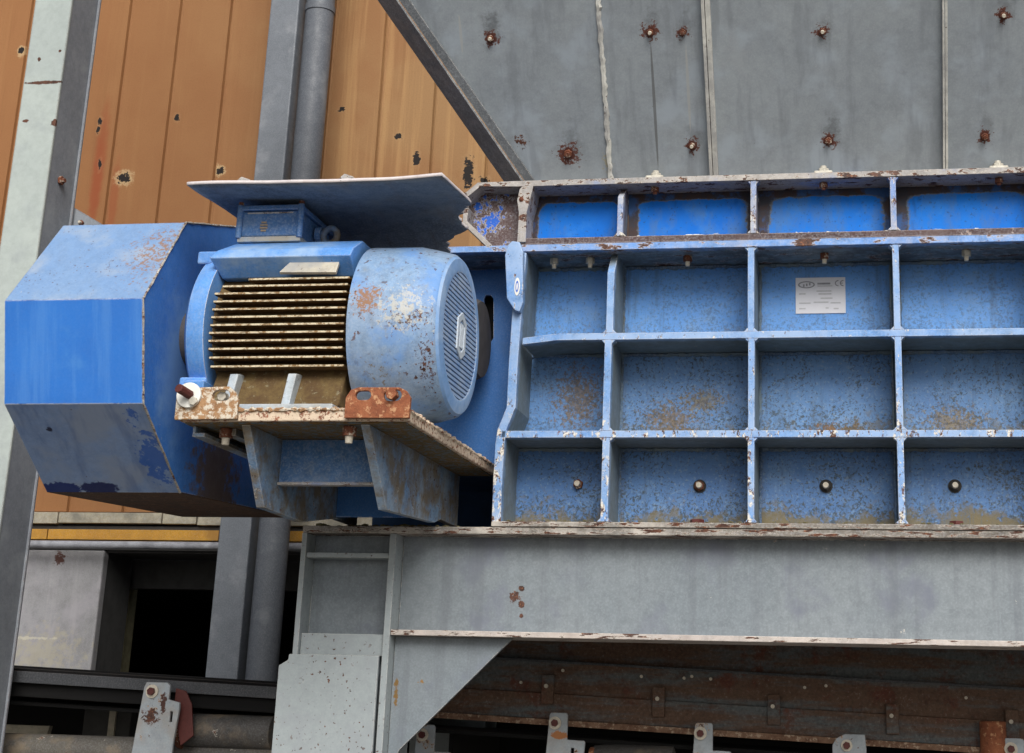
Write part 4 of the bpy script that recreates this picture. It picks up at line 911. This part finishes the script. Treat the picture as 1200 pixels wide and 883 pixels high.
# terminal box
build('box_base', bx(-2.088, -1.868, MY - .165, MY + .14, 3.067, 3.085), M['foot'], mo, .003)
tb = build('terminal_box', bx(-2.082, -1.875, MY - .16, MY + .13, 3.0855, 3.176), M['box_blue'], mo, .008, segs=3)
build('box_lid', bx(-2.09, -1.866, MY - .170, MY + .14, 3.1765, 3.194), M['box_blue'], tb, .004)
for xx in (-2.085, -1.872):
    bm = B(); tube(bm, (xx, MY - .162, 3.08), (xx, MY - .162, 3.196), .011, seg=10); build('corner_boss', bm, M['box_blue'], tb, .002, True)
    bm = B(); tube(bm, (xx, MY - .162, 3.1965), (xx, MY - .162, 3.206), .009, seg=8); build('screw', bm, M['bolt_rust'], tb, 0)
pe = aY(309, 266, MY - .162); bm = B()
for k in range(4):
    z_ = pe.z - .016 + k * .0095; wdt = .013 if k in (1, 2) else .009; box(bm, pe.x - wdt, pe.x + wdt, MY - .1635, MY - .1605, z_, z_ + .0055)
build('box_emblem', bm, M['emblem_tan'], tb, 0, label='small round striped emblem')
build('box_label_strip', bx(-2.06, -1.90, MY - .1625, MY - .1602, 3.1655, 3.170), M['lip'], tb, 0)
bm = B(); ec = aY(387, 277, MY - .03); torus(bm, ec, .027, .0115, (0.15, 1, 0)); tube(bm, (ec.x, ec.y, ec.z - .03), (ec.x, ec.y, 3.06), .012, seg=12); build('lifting_eye', bm, M['gusset'], mo, 0, True)
bm = B(); tube(bm, (-1.866, MY - .02, 3.13), (-1.845, MY - .02, 3.13), .028, seg=12); build('cable_gland', bm, M['box_blue'], tb, .002)

# ================================================================== RAIN COVER
rc_prof = [(-.895, 3.214), (-.80, 3.218), (-.70, 3.222), (-.60, 3.224), (-.56, 3.224), (-.50, 3.222), (-.44, 3.214), (-.38, 3.198), (-.32, 3.17), (-.26, 3.12), (-.22, 3.06), (-.20, 3.0)]
rights = [-1.340, -1.337, -1.333, -1.330, -1.330, -1.375, -1.41, -1.395, -1.475, -1.475, -1.49, -1.48]
lefts = [-2.20, -2.20, -2.195, -2.19, -2.188, -2.183, -2.180, -2.178, -2.175, -2.175, -2.175, -2.175]
# crisp torn notch: rows added between the coarse ones
rows_ = []
for i in range(len(rc_prof) - 1):
    sub = 6 if 3 < i < 9 else 2
    for k in range(sub):
        t = k / sub; pa, pb_ = rc_prof[i], rc_prof[i + 1]
        rows_.append((pa[0] + (pb_[0] - pa[0]) * t, pa[1] + (pb_[1] - pa[1]) * t, rights[i] + (rights[i + 1] - rights[i]) * t, lefts[i] + (lefts[i + 1] - lefts[i]) * t, i + t))
rows_.append((*rc_prof[-1], rights[-1], lefts[-1], 11))
bm = B(); NX = 40; grid = []
for (y_, z_, xr_, xl_, ti) in rows_:
    j = random.uniform(-.012, .012) if ti > 4.2 else 0
    row = []
    for k in range(NX + 1):
        x_ = xl_ + (xr_ + j - xl_) * k / NX
        wob = .006 * math.sin(x_ * 7 + y_ * 3) + .004 * mnoise.noise(Vector((x_ * 6, y_ * 6, 0)))
        z2 = z_ + wob + (.012 * (x_ + 1.75) if ti < 6 else 0)
        row.append(bm.verts.new((x_, y_, z2)))
    grid.append(row)
for r in range(len(grid) - 1):
    for k in range(NX): bm.faces.new((grid[r][k], grid[r][k + 1], grid[r + 1][k + 1], grid[r + 1][k]))
rcv = build('rain_cover', bm, M['canopy'], None, 0, True); sm = rcv.modifiers.new('sheet', 'SOLIDIFY'); sm.thickness = .011; sm.offset = 0; rcv.data.materials.append(M['sheet_edge']); sm.material_offset_rim = 1
tag(rcv, 'bent blue grey steel sheet with a torn corner laid over the motor terminal box', 'metal cover')
for (px, py) in ((286, 211), (407, 206)):
    a = aY(px, py, -.86); bm = B(); prism(bm, [(a.x - .035, 3.222), (a.x + .035, 3.222), (a.x + .018, 3.236), (a.x - .01, 3.246), (a.x - .022, 3.236)], 'Y', -.86, -.80)
    k_ = build('bent_tab', bm, M['lip'], rcv, .001)

# ================================================================== BELT CONVEYOR
CY = .75
cv = thing('belt_conveyor', 'dark rusty belt conveyor sloping down to the right beneath the shredder', 'conveyor', (-1.5, CY + .4, 1.2))
def cz(x): return 1.694 - .0345 * (x + 3.589)                  # top edge of the side channel
def run(name, x0, x1, d0, d1, y0, y1, mat, label=None, bev=.002):
    """long member following the conveyor's slope, d0..d1 measured down from the top edge"""
    bm = B(); prism(bm, [(x0, cz(x0) - d1), (x1, cz(x1) - d1), (x1, cz(x1) - d0), (x0, cz(x0) - d0)], 'Y', y0, y1); return build(name, bm, mat, cv, bev, label=label)
run('side_channel', -4.8, -1.75, 0, .045, CY - .03, CY + .02, M['conv'], 'dark side channel')
run('channel_web', -4.8, -1.75, .047, .10, CY, CY + .02, M['black'])
run('lower_belt', -4.8, 2.2, .12, .135, CY + .05, CY + .9, M['black'])
run('upper_belt', -4.8, -1.9, -.01, .01, CY + .04, CY + .9, M['black'])
run('dark_backing', -5.5, 2.2, -.02, .9, CY + .95, CY + 1.0, M['black'], 'black sheet added to darken the space behind the belt')  # added black sheet, keeps the gap under the conveyor dark
# skirt under the shredder
run('skirt_panel', -1.9, 2.2, -.30, -.160, CY + .02, CY + .035, M['skirt'], 'grey skirt plate stained with rust')
run('skirt_panel', -1.9, 2.2, -.158, -.04, CY + .0, CY + .015, M['skirt'], 'lower skirt plate')
run('skirt_strip', -1.9, 2.2, -.04, .055, CY - .012, CY - .001, M['skirt'], 'clamp strip')
run('skirt_seam', -1.9, 2.2, -.166, -.156, CY - .006, CY + .019, M['conv'])
run('skirt_edge', -1.9, 2.2, .0555, .078, CY - .035, CY + .01, M['skirt_lip'], 'light brown corroded edge')
for (px, py) in ((642, 808), (772, 823), (907, 832), (1046, 843), (1186, 850), (1320, 858)):
    p = aY(px, py, CY - .02); ck = build('skirt_clamp', bx(p.x - .024, p.x + .024, CY - .030, CY - .013, p.z - .055, p.z + .055), M['skirt'], cv, .003)
    bm = B(); tube(bm, (p.x - .004, CY - .031, p.z + .012), (p.x - .004, CY - .040, p.z + .012), .008, seg=8); build('stud_end', bm, M['bolt_pale'], ck, 0)
for (px, py) in ((752, 793), (802, 795), (811, 793), (833, 796), (943, 806), (968, 804), (1132, 818), (660, 786), (611, 800)):
    p = aY(px, py, CY); bm = B(); tube(bm, (p.x, CY - .001, p.z), (p.x, CY - .012, p.z), .006, seg=8); build('rivet', bm, M['bolt_pale'], cv, 0)
p = aY(1164, 862, CY - .06)
bm = B(); tube(bm, (p.x, CY - .05, p.z - .25), (p.x, CY - .05, p.z + .05), .048, seg=24); build('rusty_canister', bm, M['lug_orange'], cv, .004, True, label='short upright orange rusted cylinder')
def idler(px, py, w_, label, round_=False):
    p = aY(px, py, CY - .07); x_, z_ = p.x, p.z; h = .46
    if round_: outl = [(x_ - .065, z_ - .03), (x_ - .05, z_ - .005), (x_ - .02, z_ + .01), (x_ + .055, z_ + .01), (x_ + .06, z_ - .04), (x_ + .06, z_ - h), (x_ - .04, z_ - h), (x_ - .065, z_ - .08)]
    else: outl = [(x_ - w_, z_ - .0), (x_ - w_ + .006, z_ + .008), (x_ + w_ - .006, z_ + .008), (x_ + w_, z_), (x_ + w_, z_ - .09), (x_ + w_ + .065, z_ - .092), (x_ + w_ + .07, z_ - .098), (x_ + w_ + .062, z_ - .2), (x_ + w_, z_ - h), (x_ - w_ - .03, z_ - h), (x_ - w_ - .006, z_ - .1)]
    hole = [] if round_ else [[(x_ + w_ + .016, z_ - .175), (x_ + w_ + .028, z_ - .175), (x_ + w_ + .028, z_ - .12), (x_ + w_ + .016, z_ - .12)]]
    bm = B(); holed(bm, outl, hole, 'Y', CY - .075, CY - .065)
    o = build('idler_bracket', bm, M['bracket'], cv, .002, label=label)
    bx_ = x_ - .012; bm = B(); tube(bm, (bx_, CY - .078, z_ - .03), (bx_, CY - .084, z_ - .03), .024 if not round_ else .021, seg=20); build('washer', bm, M['bolt_pale'], o, 0)
    bm = B(); tube(bm, (bx_, CY - .084, z_ - .03), (bx_, CY - .097, z_ - .03), .014, seg=6); build('nut', bm, M['red_bolt'], o, .001)
    zz_ = z_ - .17
    bm = B(); tube(bm, (x_ + w_ + .09, CY + .02, zz_), (x_ + w_ + .09, CY + .02 + .0, zz_), .01) if False else None
    bm = B(); lathe(bm, [(x_ + .12, .02), (x_ + .12, .06), (x_ + .17, .066), (x_ + .43, .066), (x_ + .44, .02)], (CY + .06, zz_), 'X', 28); ro = build('roller', bm, M['roller'], cv, 0, True)
    bm = B(); lathe(bm, [(x_ + .10, .02), (x_ + .105, .052), (x_ + .125, .056), (x_ + .126, .02)], (CY + .05, zz_), 'X', 24); build('roller_cap', bm, M['lug_orange'], ro, 0, True)
idler(655, 838, .036, 'pale grey idler bracket with an orange rust band')
idler(825, 850, .034, 'pale grey idler bracket below the skirt')
idler(996, 864, .05, 'rounded pale bracket end', True)
idler(1188, 868, .036, None)
idler(500, 852, .036, 'dark grey bracket beside the gusset')
# left bracket, larger and nearer
o = None
p = aY(186, 800, CY - .10); x_, z_ = p.x, p.z
bm = B(); holed(bm, [(x_ - .058, z_ - .02), (x_ - .05, z_), (x_ + .04, z_), (x_ + .052, z_ - .012), (x_ + .052, z_ - .065), (x_ + .098, z_ - .075), (x_ + .10, z_ - .10), (x_ + .088, z_ - .24), (x_ + .085, z_ - .6), (x_ - .11, z_ - .6), (x_ - .075, z_ - .2)],
    [[(x_ + .064, z_ - .15), (x_ + .074, z_ - .15), (x_ + .074, z_ - .11), (x_ + .064, z_ - .11)]], 'Y', CY - .105, CY - .09)
lb = build('idler_bracket', bm, M['bracket'], cv, .003, label='light grey bracket with rust stains standing in front of the belt')
bm = B(); tube(bm, (x_ - .02, CY - .106, z_ - .035), (x_ - .02, CY - .112, z_ - .035), .026, seg=20); build('washer', bm, M['bolt_pale'], lb, 0)
bm = B(); tube(bm, (x_ - .02, CY - .112, z_ - .035), (x_ - .02, CY - .126, z_ - .035), .016, seg=6); build('nut', bm, M['red_bolt'], lb, .001)
bm = B(); prism(bm, [(x_ + .056, z_ - .02), (x_ + .10, z_ - .03), (x_ + .13, z_ - .08), (x_ + .15, z_ - .2), (x_ + .10, z_ - .24), (x_ + .056, z_ - .1)], 'Y', CY - .06, CY - .05); build('rust_flap', bm, M['red_bolt'], lb, .003)
bm = B(); pr_ = aY(212, 856, CY + .02); lathe(bm, [(pr_.x, .02), (pr_.x + .01, .062), (pr_.x + .05, .066), (pr_.x + .38, .066), (pr_.x + .39, .02)], (CY + .06, pr_.z), 'X', 28); ro = build('roller', bm, M['roller'], cv, 0, True)
bm = B(); lathe(bm, [(pr_.x - .02, .02), (pr_.x - .015, .070), (pr_.x + .006, .074), (pr_.x + .008, .02)], (CY + .05, pr_.z), 'X', 24); build('roller_cap', bm, M['bolt_rust'], ro, 0, True)
# lower tubular member at far left
bm = B(); a, b = aY(-120, 874, .85), aY(175, 884, .85); tube(bm, a, b + (b - a) * .6, .065, seg=24); build('lower_rail', bm, M['rail'], cv, 0, True, label='rusty beige tube along the bottom')
# black chute sheets added to keep the space behind the conveyor dark
dc = thing('chute_backdrop', 'black chute sheets added to darken the space behind the conveyor under the shredder', 'chute', (-.3, 1.9, 0))
build('backdrop_wall', bx(-1.68, 1.9, 1.9, 1.92, 0, 2.2), M['black'], dc, .002)
build('backdrop_side', bx(-1.70, -1.682, .9, 1.9, 0, 1.5), M['black'], dc, .002)
build('backdrop_roof', bx(-1.68, 1.9, .38, 1.89, 2.05, 2.09), M['black'], dc, .002)
